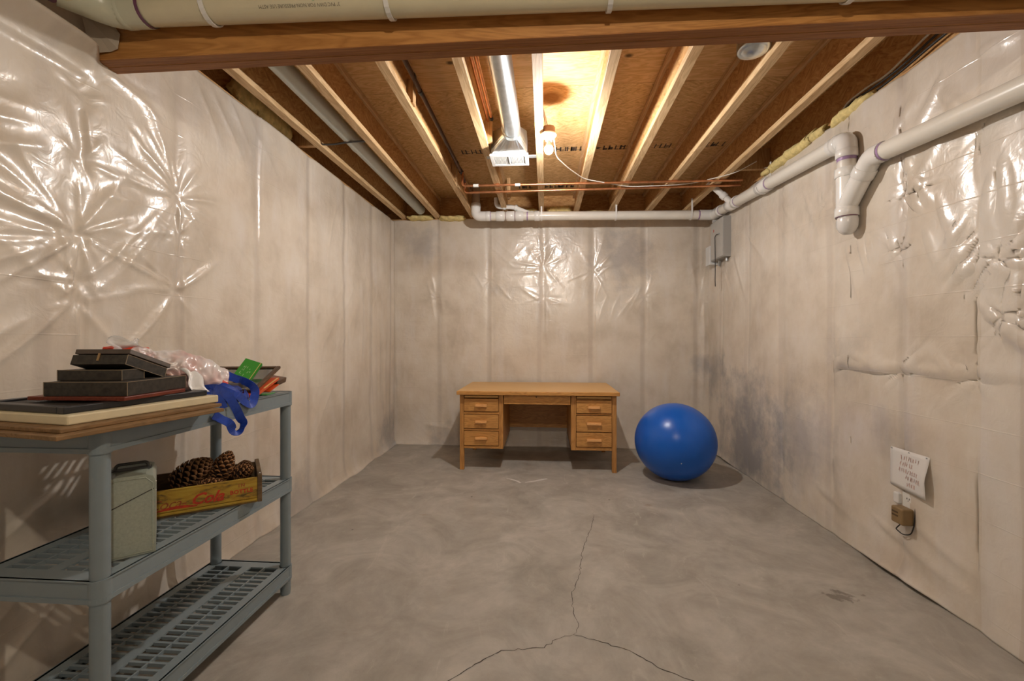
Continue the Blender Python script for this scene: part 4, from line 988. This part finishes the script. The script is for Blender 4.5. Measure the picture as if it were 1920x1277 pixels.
# faded handwritten strokes (illegible in the photograph)
hw = MB(); r = random.Random(3)
for row, (s0, s1) in enumerate(((0.30, 0.75), (0.28, 0.60), (0.26, 0.80), (0.45, 0.85), (0.50, 0.70))):
    t0 = 0.80 - row * 0.155; s = s0
    while s < s1:
        pts_ = []
        for k in range(4):
            w_ = note_pt(min(1, s + r.uniform(0, 0.05)), t0 + (0.05 if k % 2 else -0.045) + r.uniform(-0.02, 0.02)); pts_.append(w_ + Vector((-0.0016, 0, 0)))
        hw.tube(pts_, 0.0006, 5); s += 0.06
hwo = hw.build('handwriting', 'paper_ink', nt_t); hwo['kind'] = 'stuff'
for s in (0.05, 0.5, 0.93): MB().lathe([(0.004, 0), (0.003, -0.003), (0.001, -0.003)], note_pt(s, 0.97) + Vector((-0.001, 0, 0)), (1, 0, 0), 8).build('staple', 'strap_steel', nt_t)
tp = MB().box(1.918, 1.920, 2.035, 2.075, 1.465, 1.505).build('tape_patch', 'tape_tan'); tag(tp, 'small tan tape patch on the right wall plastic', 'tape patch')

# ------------------------------------------------------------------ shelving unit
SX0, SX1, SY0, SY1 = -1.695, -1.32, 1.205, 2.137
PRD = 0.0245
su = thing('shelving_unit', (-1.5, 1.67, 0), 'grey plastic three-tier shelving unit with slotted decks by the left wall', 'shelf')
for px_ in (SX0, SX1):
    for py_ in (SY0, SY1):
        MB().tube([(px_, py_, 0.0), (px_, py_, 0.02), (px_, py_, 1.0)], [PRD * 0.92, PRD, PRD], 24).build('post', 'shelf_grey', su)
x0, x1, y0, y1 = SX0 - 0.03, SX1 + 0.03, SY0 - 0.03, SY1 + 0.03
slat_mesh = None
def rounded_rim(zb_, zt_, inset, th):
    """ring wall following the rounded outline"""
    pts_ = []; R = 0.032
    for cx_, cy_, a0 in ((x1 - R, y1 - R, 0), (x0 + R, y1 - R, PI / 2), (x0 + R, y0 + R, PI), (x1 - R, y0 + R, 1.5 * PI)):
        for k in range(7):
            a = a0 + PI / 2 * k / 6; pts_.append((cx_ + (R - inset) * math.cos(a), cy_ + (R - inset) * math.sin(a)))
    def off(t): 
        o = []
        for cx_, cy_, a0 in ((x1 - R, y1 - R, 0), (x0 + R, y1 - R, PI / 2), (x0 + R, y0 + R, PI), (x1 - R, y0 + R, 1.5 * PI)):
            for k in range(7):
                a = a0 + PI / 2 * k / 6; o.append((cx_ + (R - inset - t) * math.cos(a), cy_ + (R - inset - t) * math.sin(a)))
        return o
    inn = off(th); n = len(pts_)
    rings = [[(p[0], p[1], zb_) for p in pts_], [(p[0], p[1], zt_) for p in pts_], [(p[0], p[1], zt_) for p in inn], [(p[0], p[1], zb_) for p in inn], [(p[0], p[1], zb_) for p in pts_]]
    return rings
slots_y = np.arange(SY0 + 0.055, SY1 - 0.05, 0.0335)
for zt in (0.145, 0.59, 1.03):
    mb = MB()
    mb.rings(rounded_rim(zt - 0.062, zt, 0.004, 0.006), False, False)
    mb.rings(rounded_rim(zt - 0.066, zt - 0.052, 0.0, 0.010), False, False)
    mb.rings(rounded_rim(zt - 0.004, zt, 0.0, 0.010), False, False)
    # deck bands
    xm = (x0 + x1) / 2
    for a in ((x0 + 0.012, x0 + 0.05, y0 + 0.012, y1 - 0.012), (x1 - 0.05, x1 - 0.012, y0 + 0.012, y1 - 0.012), (xm - 0.022, xm + 0.022, y0 + 0.06, y1 - 0.06),
              (x0 + 0.05, x1 - 0.05, y0 + 0.012, y0 + 0.06), (x0 + 0.05, x1 - 0.05, y1 - 0.06, y1 - 0.012)):
        mb.box(*a, zt - 0.008, zt - 0.001)
    for xx in ((x0 + 0.05 + xm - 0.022) / 2, (x1 - 0.05 + xm + 0.022) / 2):
        mb.box(xx - 0.003, xx + 0.003, y0 + 0.06, y1 - 0.06, zt - 0.014, zt - 0.001)
    s = mb.build('shelf_deck', 'shelf_grey', su)
    for px_ in (SX0, SX1):
        for py_ in (SY0, SY1):
            MB().tube([(px_, py_, zt - 0.07), (px_, py_, zt - 0.001)], PRD + 0.0045, 24).build('post_sleeve', 'shelf_grey', s)
    for ya in slots_y:
        for xa, xb in ((x0 + 0.05, xm - 0.022), (xm + 0.022, x1 - 0.05)):
            if slat_mesh is None:
                L_ = xb - xa; slat_mesh = raw_mesh(MB().box(-L_ / 2, L_ / 2, -0.005, 0.005, -0.012, 0.0), 'slat', 'shelf_grey')
            o = bpy.data.objects.new('slat', slat_mesh); COL.objects.link(o); o.parent = s
            o.location = Vector(((xa + xb) / 2, ya, zt - 0.002)) - wloc(s)

# ------------------------------------------------------------------ things stacked on the top shelf
ZT = 1.0305
def stack_box(name, label, cat, C, E, L2, z0, z1, mat, bevel=0.002, extra=None):
    C, E = Vector((*C, 0)), Vector((*E, 0)); e1 = E - C; e2 = Vector((-e1.y, e1.x, 0)).normalized() * L2
    o = MB().obox(C + Vector((0, 0, z0)), e1, e2, (0, 0, z1 - z0)).build(name, mat, None, bevel)
    tag(o, label, cat); return o, C, e1, e2
stack_box('hardboard_sheet', 'brown hardboard sheet, lowest in the stack on the top shelf', 'board', (-1.275, 1.05), (-1.185, 1.535), 0.44, ZT, ZT + 0.012, 'brown_hardboard')
stack_box('hardboard_sheet', 'brown board lying second from the bottom under the cream panel', 'board', (-1.305, 1.085), (-1.225, 1.575), 0.42, ZT + 0.0125, ZT + 0.024, 'brown_hardboard')
stack_box('cream_panel', 'thick cream painted panel in the stack under the black frame', 'panel', (-1.338, 1.13), (-1.258, 1.60), 0.42, ZT + 0.0245, ZT + 0.052, 'cream_canvas', 0.004)
# black picture frame lying face up
def flat_frame(name, label, C, E, L2, z0, z1, w, mat, inner, tilt=None):
    t = thing(name, (*C, z0), label, 'picture frame')
    C, E = Vector((*C, 0)), Vector((*E, 0)); e1 = E - C; u1 = e1.normalized(); u2 = Vector((-u1.y, u1.x, 0)); L1 = e1.length
    zz = Vector((0, 0, z0)); h = Vector((0, 0, z1 - z0))
    for o_, a, b_ in ((C, u1 * L1, u2 * w), (C + u2 * (L2 - w), u1 * L1, u2 * w), (C + u2 * w, u1 * w, u2 * (L2 - 2 * w)), (C + u1 * (L1 - w) + u2 * w, u1 * w, u2 * (L2 - 2 * w))):
        p = MB().obox(o_ + zz, a, b_, h).build('frame_rail', mat, t, 0.003)
        in_ = (a.normalized() * 0.004, b_.normalized() * 0.004)
    MB().obox(C + u1 * w + u2 * w + zz + h * 0.25, u1 * (L1 - 2 * w), u2 * (L2 - 2 * w), h * 0.4).build('frame_panel', inner, t)
    return t
flat_frame('picture_frame', 'black picture frame lying flat under the red-brown board', (-1.372, 1.15), (-1.292, 1.585), 0.40, ZT + 0.0525, ZT + 0.073, 0.03, 'black_lacquer', 'black_backing')
stack_box('red_board', 'thin red-brown board beneath the dark boxes', 'board', (-1.315, 1.275), (-1.320, 1.515), 0.325, ZT + 0.0735, ZT + 0.086, 'mahogany')
def worn_box(name, label, C, E, L2, z0, z1):
    t = thing(name, (*C, z0), label, 'box')
    C3, E3 = Vector((*C, z0)), Vector((*E, z0)); e1 = E3 - C3; u1 = e1.normalized(); u2 = Vector((-u1.y, u1.x, 0)); h = Vector((0, 0, z1 - z0))
    MB().obox(C3, e1, u2 * L2, h).build('box_body', 'box_worn', t, 0.0015)
    ew = 0.0011; ed = MB()
    for p, a in ((C3 + h, e1), (C3 + h, u2 * L2), (C3, h), (C3 + e1, h), (C3 + u2 * L2, h)):
        ed.tube([p, p + a], ew, 6)
    ed.build('worn_edges', 'box_edge', t)
    return t
worn_box('keepsake_box', 'largest worn black box on the red-brown board', (-1.322, 1.292), (-1.345, 1.545), 0.262, ZT + 0.0865, ZT + 0.131)
worn_box('keepsake_box', 'middle-sized worn black box between the largest one and the tilted one', (-1.385, 1.335), (-1.395, 1.425), 0.205, ZT + 0.1315, ZT + 0.166)
# tilted lidded box
tb = thing('lidded_box', (-1.45, 1.42, ZT + 0.166), 'small dark box with loose lid and leather tab tilted on top of the stack', 'box')
o0 = Vector((-1.390, 1.352, ZT + 0.1725)); e1 = Vector((0.000, 0.150, -0.056)); e2 = Vector((-0.166, -0.030, 0.0)); n_ = e2.cross(e1).normalized()
if n_.z < 0: n_ = -n_
lift = Vector((0, 0, 0.012))
MB().obox(o0 + lift, e1, e2, n_ * 0.033).build('box_body', 'box_worn', tb, 0.0015)
ed = MB()
for p, a in ((o0 + lift + n_ * 0.033, e1), (o0 + lift, n_ * 0.033), (o0 + lift, e1), (o0 + lift + e1, n_ * 0.033)): ed.tube([p, p + a], 0.0012, 6)
ed.build('worn_edges', 'box_edge', tb)
lo = o0 + lift + n_ * 0.037 - e1.normalized() * 0.0 - e2.normalized() * 0.004
MB().obox(lo, e1 * 1.06, e2 * 1.0, n_ * 0.012 + Vector((-0.004, 0.004, 0.004))).build('lid', 'box_lid', tb, 0.002)
MB().obox(o0 + lift + e2 * 0.50 - e1.normalized() * 0.003 + n_ * 0.012, e2.normalized() * 0.006, e1.normalized() * 0.0025, n_ * 0.026).build('leather_tab', 'leather_tab', tb)

# crumpled shopping bag
bg = thing('shopping_bag', (-1.52, 1.70, ZT + 0.05), 'crumpled white plastic shopping bag with red print on the stack', 'bag')
def blob(axis0, axis1, prof_, seed, amp, seg=72, n=80, flat=1.0):
    a, b_ = Vector(axis0), Vector(axis1); d = (b_ - a); x, y = frame_of(d); rings = []
    for i in range(n + 1):
        t = i / n; rr = np.interp(t, [p[0] for p in prof_], [p[1] for p in prof_])
        c = a + d * t; r = []
        for k in range(seg):
            an = 2 * PI * k / seg
            p = x * math.cos(an) * rr + y * math.sin(an) * rr * flat
            s_ = Vector((t * 5.0, math.cos(an) * 1.2, math.sin(an) * 1.2)) + Vector((seed, 0, 0))
            w_ = 1 - abs(mnoise.noise(s_ * 0.8)) * 2.0
            w2 = 1 - abs(mnoise.noise(s_ * 1.9 + Vector((5, 1, 0)))) * 2.0
            r.append(c + p * (1 + amp * (w_ * 0.6 + w2 * 0.4 - 0.4)))
        rings.append(r)
    return MB().rings(rings)
blob((-1.535, 1.56, ZT + 0.185), (-1.405, 1.83, ZT + 0.060), [(0, 0.004), (0.08, 0.045), (0.3, 0.072), (0.7, 0.076), (0.92, 0.058), (1, 0.004)], 3, 0.32).build('bag_body', 'bag_film', bg)
blob((-1.60, 1.47, ZT + 0.235), (-1.50, 1.62, ZT + 0.185), [(0, 0.006), (0.2, 0.028), (0.6, 0.045), (1, 0.02)], 8, 0.45, flat=0.7).build('bag_top', 'bag_film', bg)
fl_ = MB(); GG = []
for i in range(11):
    for k in range(11):
        s, t = i / 10, k / 10
        base = Vector((-1.40, 1.60, ZT + 0.150)).lerp(Vector((-1.345, 1.60, ZT + 0.056)), t) + Vector((0.0, 0.075, -0.012)) * (s - 0.3)
        GG.append(base + Vector((0.014 * math.sin(6 * s + 3 * t), 0.012 * math.sin(7 * t), 0.006 * math.sin(9 * s))))
fl_.add(GG, [(i * 11 + k, i * 11 + k + 1, (i + 1) * 11 + k + 1, (i + 1) * 11 + k) for i in range(10) for k in range(10)], True)
o = fl_.build('bag_handle', 'bag_white', bg); md = o.modifiers.new('t', 'SOLIDIFY'); md.thickness = 0.001
fl_ = MB(); GG = []
for i in range(9):
    for k in range(9):
        s, t = i / 8, k / 8
        GG.append(Vector((-1.56 + 0.03 * s, 1.455 + 0.09 * s, ZT + 0.225 + 0.050 * t - 0.012 * s)) + Vector((0.012 * math.sin(5 * t + 6 * s), 0.01 * math.sin(8 * t), 0.008 * math.sin(9 * s))))
fl_.add(GG, [(i * 9 + k, i * 9 + k + 1, (i + 1) * 9 + k + 1, (i + 1) * 9 + k) for i in range(8) for k in range(8)], True)
o = fl_.build('bag_corner', 'bag_clear', bg); md = o.modifiers.new('t', 'SOLIDIFY'); md.thickness = 0.001

# blue webbing tote
tt = thing('blue_strap_bag', (-1.38, 1.85, ZT), 'bright blue webbing straps and folded cloth draped over the shelf edge', 'strap')
blob((-1.345, 1.615, ZT + 0.034), (-1.39, 1.90, ZT + 0.036), [(0, 0.004), (0.15, 0.034), (0.5, 0.046), (0.85, 0.030), (1, 0.004)], 12, 0.35, flat=0.72).build('folded_cloth', 'cloth_navy', tt)
def smooth_path(pts, n=6):
    P = [Vector(p) for p in pts]; out = []
    for i in range(len(P) - 1):
        p0, p1, p2, p3 = P[max(i - 1, 0)], P[i], P[i + 1], P[min(i + 2, len(P) - 1)]
        for k in range(n):
            t = k / n; out.append(0.5 * ((2 * p1) + (p2 - p0) * t + (2 * p0 - 5 * p1 + 4 * p2 - p3) * t * t + (3 * p1 - p0 - 3 * p2 + p3) * t ** 3))
    out.append(P[-1]); return out
def webbing(pts, width, tw, name='strap'):
    path = smooth_path(pts); m_ = len(path); ws = []
    for i in range(m_):
        d = (path[min(i + 1, m_ - 1)] - path[max(i - 1, 0)]).normalized()
        out = Vector((0.72, -0.62, 0.32)); a = out.cross(d).normalized(); b2 = d.cross(a).normalized()
        t = i / (m_ - 1) * (len(tw) - 1); k = min(int(t), len(tw) - 2); an = tw[k] + (tw[k + 1] - tw[k]) * (t - k)
        ws.append((a * math.cos(an) + b2 * math.sin(an)) * width)
    return MB().ribbon(path, ws, th=0.0011).build(name, 'strap_blue', tt)
webbing([(-1.325, 1.66, 1.098), (-1.290, 1.690, 1.066), (-1.272, 1.712, 1.015), (-1.270, 1.735, 0.972), (-1.270, 1.757, 0.940), (-1.271, 1.732, 0.913), (-1.272, 1.700, 0.920), (-1.273, 1.680, 0.955), (-1.276, 1.640, 0.980), (-1.282, 1.605, 1.004)],
        0.033, [0.2, 0.0, 0.1, 0.6, 1.2, 0.5, -0.1, 0.2, 0.0])
webbing([(-1.45, 1.76, 1.150), (-1.40, 1.812, 1.143), (-1.39, 1.864, 1.122), (-1.36, 1.905, 1.099), (-1.31, 1.885, 1.071), (-1.286, 1.847, 1.036), (-1.279, 1.816, 1.012), (-1.282, 1.782, 1.030), (-1.30, 1.772, 1.056), (-1.32, 1.758, 1.080), (-1.35, 1.745, 1.102), (-1.38, 1.72, 1.10)],
        0.034, [0.1, 0.2, 0.3, 0.9, 0.4, 0.1, 0.3, 0.0, 0.4, 0.5, 0.9])
webbing([(-1.40, 1.66, 1.090), (-1.345, 1.69, 1.098), (-1.315, 1.73, 1.075), (-1.305, 1.78, 1.052), (-1.32, 1.84, 1.045), (-1.36, 1.90, 1.060)], 0.032, [0.5, 0.2, 0.0, 0.3, 0.7])
webbing([(-1.34, 1.62, 1.075), (-1.305, 1.635, 1.075), (-1.290, 1.65, 1.050), (-1.283, 1.66, 1.020)], 0.030, [0.3, 0.1, 0.0])

# far end of the shelf: card box, books, frame, wooden tray
def slab(name, label, cat, o0, ea, eb, en, mat, bevel=0.0015, parts=None):
    t = thing(name, o0, label, cat); o0, ea, eb, en = map(Vector, (o0, ea, eb, en))
    MB().obox(o0, ea, eb, en).build('body', mat, t, bevel); return t
cg = thing('card_box', (-1.43, 1.80, ZT + 0.07), 'small grey-brown printed card box lying among the blue straps', 'box')
MB().obox((-1.405, 1.80, 1.078), (0.035, 0.125, -0.004), (-0.080, 0.03, 0.006), (0.0, 0.0, 0.024)).build('body', 'card_grey', cg, 0.0015)
for k in range(4): MB().obox((-1.410 + 0.008 * k, 1.825 + 0.024 * k, 1.1025), (0.006, 0.016, -0.0005), (-0.026, 0.010, 0.0012), (0, 0, 0.0005)).build('print_mark', 'card_print', cg)
fr = thing('picture_frame', (-1.50, 2.05, ZT), 'dark walnut picture frame with dark glass leaning at the far shelf end', 'picture frame')
fo_ = Vector((-1.338, 1.93, 1.048)); fu = Vector((-0.065, 0.30, 0.094)); fv = Vector((-0.31, -0.070, 0.0)); fnn = fu.cross(fv).normalized()
if fnn.z < 0: fnn = -fnn
LU, LV = fu.length, fv.length; u1, u2 = fu.normalized(), fv.normalized(); w = 0.020
for o_, a, b_ in ((fo_, u1 * LU, u2 * w), (fo_ + u2 * (LV - w), u1 * LU, u2 * w), (fo_ + u2 * w, u1 * w, u2 * (LV - 2 * w)), (fo_ + u1 * (LU - w) + u2 * w, u1 * w, u2 * (LV - 2 * w))):
    MB().obox(o_, a, b_, fnn * 0.014).build('frame_rail', 'walnut_frame', fr, 0.003)
MB().obox(fo_ + u1 * w + u2 * w + fnn * 0.004, u1 * (LU - 2 * w), u2 * (LV - 2 * w), fnn * 0.003).build('glass_pane', 'glass_dark', fr)
gb = thing('green_book', (-1.50, 1.98, 1.09), 'thin bright green book resting on the walnut frame', 'book')
go = Vector((-1.440, 2.035, 1.084)); ga = Vector((-0.004, 0.100, 0.080)); gv = Vector((-0.080, -0.008, 0.026)); gn = ga.cross(gv).normalized()
if gn.z < 0: gn = -gn
MB().obox(go, ga, gv, gn * 0.002).build('back_cover', 'book_green', gb)
MB().obox(go + ga * 0.02 + gv * 0.02 + gn * 0.002, ga * 0.96, gv * 0.96, gn * 0.010).build('pages', 'book_pages', gb)
MB().obox(go + gn * 0.012, ga, gv, gn * 0.002).build('front_cover', 'book_green', gb)
MB().obox(go - gv.normalized() * 0.002, ga, gv.normalized() * 0.003, gn * 0.014).build('spine', 'book_green', gb)
MB().obox(go + gn * 0.0141 + gv * 0.03, ga, gv * 0.035, gn * 0.0004).build('gold_line', 'book_gold', gb)
r = random.Random(5)
cp = MB()
for k in range(14):
    s, t = r.uniform(0.1, 0.55), r.uniform(0.25, 0.8)
    cp.obox(go + gn * 0.0141 + ga * s + gv * t, ga * r.uniform(0.05, 0.12), gv * 0.03, gn * 0.0004)
cp.build('cover_print', 'book_print', gb)
ob = thing('orange_book', (-1.40, 2.12, ZT), 'thin orange book lying against the lower edge of the walnut frame', 'book')
oo = Vector((-1.316, 1.905, ZT + 0.001)); oa = Vector((-0.056, 0.262, 0.056)); ov = Vector((-0.20, -0.045, 0.0)); on = oa.cross(ov).normalized()
if on.z < 0: on = -on
MB().obox(oo, oa, ov, on * 0.0115).build('cover', 'book_orange', ob, 0.001)
MB().obox(oo + oa * 0.35 + on * 0.0116, oa * 0.62, ov * 0.04, on * 0.0006).build('gold_edge', 'book_gold', ob)
rb = thing('red_booklet', (-1.42, 2.2, ZT), 'thin red booklet with shiny green paper under the orange book', 'booklet')
MB().obox((-1.318, 1.985, ZT + 0.0005), (-0.02, 0.095, 0.0), (-0.12, -0.03, 0), (0, 0, 0.003)).build('shiny_paper', 'foil_green', rb)
MB().obox((-1.345, 2.05, ZT + 0.008), (-0.03, 0.12, 0.022), (-0.10, -0.03, 0), (0, 0, 0.004)).build('cover', 'book_orange', rb)
tr = thing('wooden_tray', (-1.52, 2.25, ZT + 0.03), 'small dark wooden block with oval recess at the far end of the shelf', 'tray')
to = Vector((-1.385, 2.165, 1.052)); ta = Vector((-0.040, 0.145, 0.008)); tv = Vector((-0.085, -0.02, 0.016)); tn = ta.cross(tv).normalized()
if tn.z < 0: tn = -tn
MB().obox(to, ta, tv, tn * 0.028).build('block', 'walnut_frame', tr, 0.004, 3)
c_ = to + ta * 0.55 + tv * 0.5 + tn * 0.0283
ov_ = MB(); ring_ = [c_ + ta * 0.30 * math.cos(2 * PI * k / 24) + tv * 0.32 * math.sin(2 * PI * k / 24) for k in range(24)]
ov_.rings([ring_, [p + tn * 0.001 for p in ring_]]); ov_.build('oval_recess', 'mahogany', tr)

# ------------------------------------------------------------------ middle shelf: metal file box and crate
ZM = 0.5905
fb = thing('metal_file_box', (-1.42, 1.42, ZM), 'grey-green hammered metal file box on the middle shelf', 'file box')
C0 = Vector((-1.296, 1.366, ZM)); fa = Vector((-0.735, -0.678, 0)); fbk = Vector((-0.678, 0.735, 0)); Wb, Db, Hb = 0.128, 0.20, 0.262
prof_ = [(0, 0), (Db, 0), (Db, Hb - 0.03), (Db - 0.008, Hb - 0.010), (Db - 0.03, Hb), (0.03, Hb), (0.008, Hb - 0.010), (0, Hb - 0.03)]
# section runs along the face direction so the visible end has rounded shoulders
sec = [(0, 0), (Wb, 0), (Wb, Hb - 0.025), (Wb - 0.007, Hb - 0.008), (Wb - 0.025, Hb), (0.025, Hb), (0.007, Hb - 0.008), (0, Hb - 0.025)]
r0 = [C0 + fa * a + Vector((0, 0, h)) for a, h in sec]; r1 = [p + fbk * Db for p in r0]
MB().rings([r0, r1], True, False).build('box_body', 'file_box', fb, 0.004)
# raised rim on the visible end and slanted lid seam
rim = MB()
ins = [C0 - fbk * 0.0015 + fa * a + Vector((0, 0, h)) for a, h in [(0.008, 0.008), (Wb - 0.008, 0.008), (Wb - 0.008, Hb - 0.03), (Wb - 0.026, Hb - 0.010), (0.026, Hb - 0.010), (0.008, Hb - 0.03), (0.008, 0.008)]]
rim.tube(ins, 0.0018, 6); rim.build('pressed_rim', 'file_box', fb)
MB().tube([C0 - fbk * 0.001 + fa * 0.004 + Vector((0, 0, Hb - 0.050)), C0 - fbk * 0.001 + fa * (Wb - 0.004) + Vector((0, 0, Hb - 0.105))], 0.0014, 6).build('lid_seam', 'file_box_dark', fb)
hc = C0 + fa * 0.064 + fbk * 0.10 + Vector((0, 0, Hb))
hd = MB().tube(fillet([hc - fa * 0.045, hc - fa * 0.040 + Vector((0, 0, 0.020)), hc + fa * 0.040 + Vector((0, 0, 0.020)), hc + fa * 0.045], 0.012), 0.005, 8).build('carry_handle', 'file_box_dark', fb)
MB().obox(hc - fa * 0.052 - fbk * 0.02, fa * 0.104, fbk * 0.04, (0, 0, 0.003)).build('handle_plate', 'file_box_dark', fb)
for h in (Hb - 0.03, Hb - 0.06): MB().lathe([(0.004, 0), (0.003, 0.002), (0.001, 0.002)], C0 + Vector((0, 0, h)) + fbk * 0.006, -fa, 10).build('rivet', 'rivet', fb)

cr_ = thing('wooden_crate', (-1.52, 1.80, ZM), 'worn yellow wooden bottle crate with red lettering holding pine cones', 'crate')
KA = Vector((-1.232, 1.822, ZM)); kl = Vector((-0.80, -0.60, 0)); kw = Vector((-0.60, 0.80, 0)); KL, KW, KH = 0.45, 0.285, 0.108
th = 0.012; up = Vector((0, 0, 1))
MB().obox(KA + kl * 0.02, kl * (KL - 0.04), kw * KW, up * 0.008).build('bottom_board', 'crate_wood', cr_)
fr_b = MB().obox(KA + kl * 0.018 + up * 0.020, kl * (KL - 0.036), kw * th, up * (KH - 0.020)).build('side_board', 'crate_yellow', cr_, 0.002)
MB().obox(KA + kl * 0.018 + up * 0.001, kl * (KL - 0.036), kw * th, up * 0.017).build('side_board', 'crate_yellow', cr_, 0.002)
MB().obox(KA + kl * 0.018 + kw * (KW - th) + up * 0.020, kl * (KL - 0.036), kw * th, up * (KH - 0.020)).build('side_board', 'crate_wood', cr_, 0.002)
MB().obox(KA + kl * 0.018 + kw * (KW - th) + up * 0.001, kl * (KL - 0.036), kw * th, up * 0.017).build('side_board', 'crate_wood', cr_, 0.002)
for s in (0, KL - 0.018):
    MB().obox(KA + kl * s - kw * 0.003, kl * 0.018, kw * (KW + 0.006), up * (KH + 0.012)).build('end_board', 'crate_wood', cr_, 0.003)
    MB().lathe([(0.004, 0), (0.003, 0.002), (0.001, 0.002)], KA + kl * (s + 0.009) + kw * 0.02 + up * (KH + 0.012), (0, 0, 1), 8).build('nail_head', 'rivet', cr_)
tx = -kl
def crate_text(s, size, sl, zz, mat, shear=0.0, sp=1.0, nm='painted_lettering', align='CENTER', bold=0.0):
    return text_obj(nm, s, size, KA + kl * sl + up * zz, tx, up, mat, fr_b, shear, align, 0.0009, sp, None, bold)
crate_text('Cola', 0.062, 0.198, 0.034, 'crate_red', 0.4, 0.95, bold=0.0016)
crate_text('Coca-', 0.054, 0.330, 0.034, 'crate_red_faded', 0.4, 0.92)
crate_text('IN', 0.021, 0.076, 0.076, 'crate_red_faded', 0, 1.3, bold=0.0004)
crate_text('BOTTLE', 0.0225, 0.076, 0.050, 'crate_red', 0, 1.05, bold=0.0008)
sw = MB(); 
pts_ = [KA + kl * (0.36 - 0.13 * k / 10) + up * (0.028 + 0.006 * math.sin(k / 10 * PI)) - kw * 0.0009 for k in range(11)]
sw.ribbon(pts_, [up * (0.004 + 0.008 * math.sin(k / 10 * PI)) for k in range(11)], th=0.0002); sw.build('painted_swash', 'crate_red', fr_b)

# pine cones ---------------------------------------------------------
def scale_mesh(nm, mat):
    vs = [(0, -0.10, 0), (0, 0.10, 0), (0.55, -0.34, 0.06), (0.55, 0, 0.14), (0.55, 0.34, 0.06), (0.92, -0.40, 0.16), (0.98, 0, 0.26), (0.92, 0.40, 0.16), (1.0, -0.22, 0.34), (1.04, 0, 0.40), (1.0, 0.22, 0.34)]
    vs = [(x * 0.025, y * 0.025, z * 0.025) for x, y, z in vs]
    top = [(0, 3, 2), (0, 1, 3), (1, 4, 3), (2, 3, 6, 5), (3, 4, 7, 6), (5, 6, 9, 8), (6, 7, 10, 9)]
    low = [(v[0], v[1], v[2] - 0.0025) for v in vs]; o_ = len(vs)
    fs = top + [tuple(reversed([i + o_ for i in f])) for f in top]
    loop = [0, 2, 5, 8, 9, 10, 7, 4, 1]
    fs += [(loop[i], loop[(i + 1) % 9], loop[(i + 1) % 9] + o_, loop[i] + o_) for i in range(9)]
    mb = MB(); mb.add(vs + low, fs, False); return raw_mesh(mb, 'scale', mat)
SCALE = {k: scale_mesh(k, k) for k in ('cone_scale', 'cone_scale_tan')}
def pine_cone(label, c, axis, L, R, n, mat='cone_scale', k=1.0):
    c, a = Vector(c), Vector(axis).normalized(); base = c - a * L / 2
    t_ = thing('pine_cone', base, label, 'pine cone', None)
    x, y = frame_of(a)
    prof_ = [(max(0.002, R * 0.55 * math.sin(PI * min(0.97, 0.12 + 0.86 * i / 12)) ** 0.8), L * (0.02 + 0.93 * i / 12)) for i in range(13)]
    MB().lathe(prof_, base, a, 12).build('cone_core', 'cone_core', t_)
    for i in range(n):
        t = (i + 0.5) / n; ang = i * 2.39996
        rr = R * math.sin(PI * min(0.985, 0.16 + 0.80 * t)) ** 0.75
        out = x * math.cos(ang) + y * math.sin(ang)
        el = -0.35 + 1.35 * t                                    # scales open outwards at the base, close towards the tip
        dx = (out * math.cos(el) + a * math.sin(el)).normalized(); dy = a.cross(out).normalized(); dz = dx.cross(dy).normalized()
        M = Matrix((dx, dy, dz)).transposed(); q_ = M.to_quaternion()
        ln = (rr * 0.62 + 0.004) / 0.025 * k; p = base + a * L * (0.04 + 0.90 * t) + out * rr * 0.40
        inst('scale', SCALE[mat], t_, p, q_, (ln, max(0.5, ln * 0.95), max(0.5, ln)))
    return t_
cpt = lambda s, t, z: tuple(KA + kl * s + kw * t + Vector((0, 0, z - ZM)))
pine_cone('largest dark brown pine cone lying at the left in the crate', cpt(0.255, 0.125, 0.728), (0.55, 0.42, 0.42), 0.165, 0.050, 110)
pine_cone('reddish brown pine cone standing tilted in the middle of the crate', cpt(0.145, 0.15, 0.728), (0.25, 0.25, 0.8), 0.140, 0.042, 90, 'cone_scale_tan')
pine_cone('small brown pine cone at the right end of the crate', cpt(0.070, 0.16, 0.690), (0.7, 0.4, 0.15), 0.085, 0.032, 60, 'cone_scale_tan')
pine_cone('small pine cone low against the crate front between the larger ones', cpt(0.19, 0.065, 0.672), (0.75, 0.55, 0.1), 0.095, 0.032, 60, 'cone_scale_tan')
pine_cone('small dark pine cone behind the others at the crate back', cpt(0.06, 0.235, 0.690), (0.5, -0.5, 0.25), 0.080, 0.030, 50)
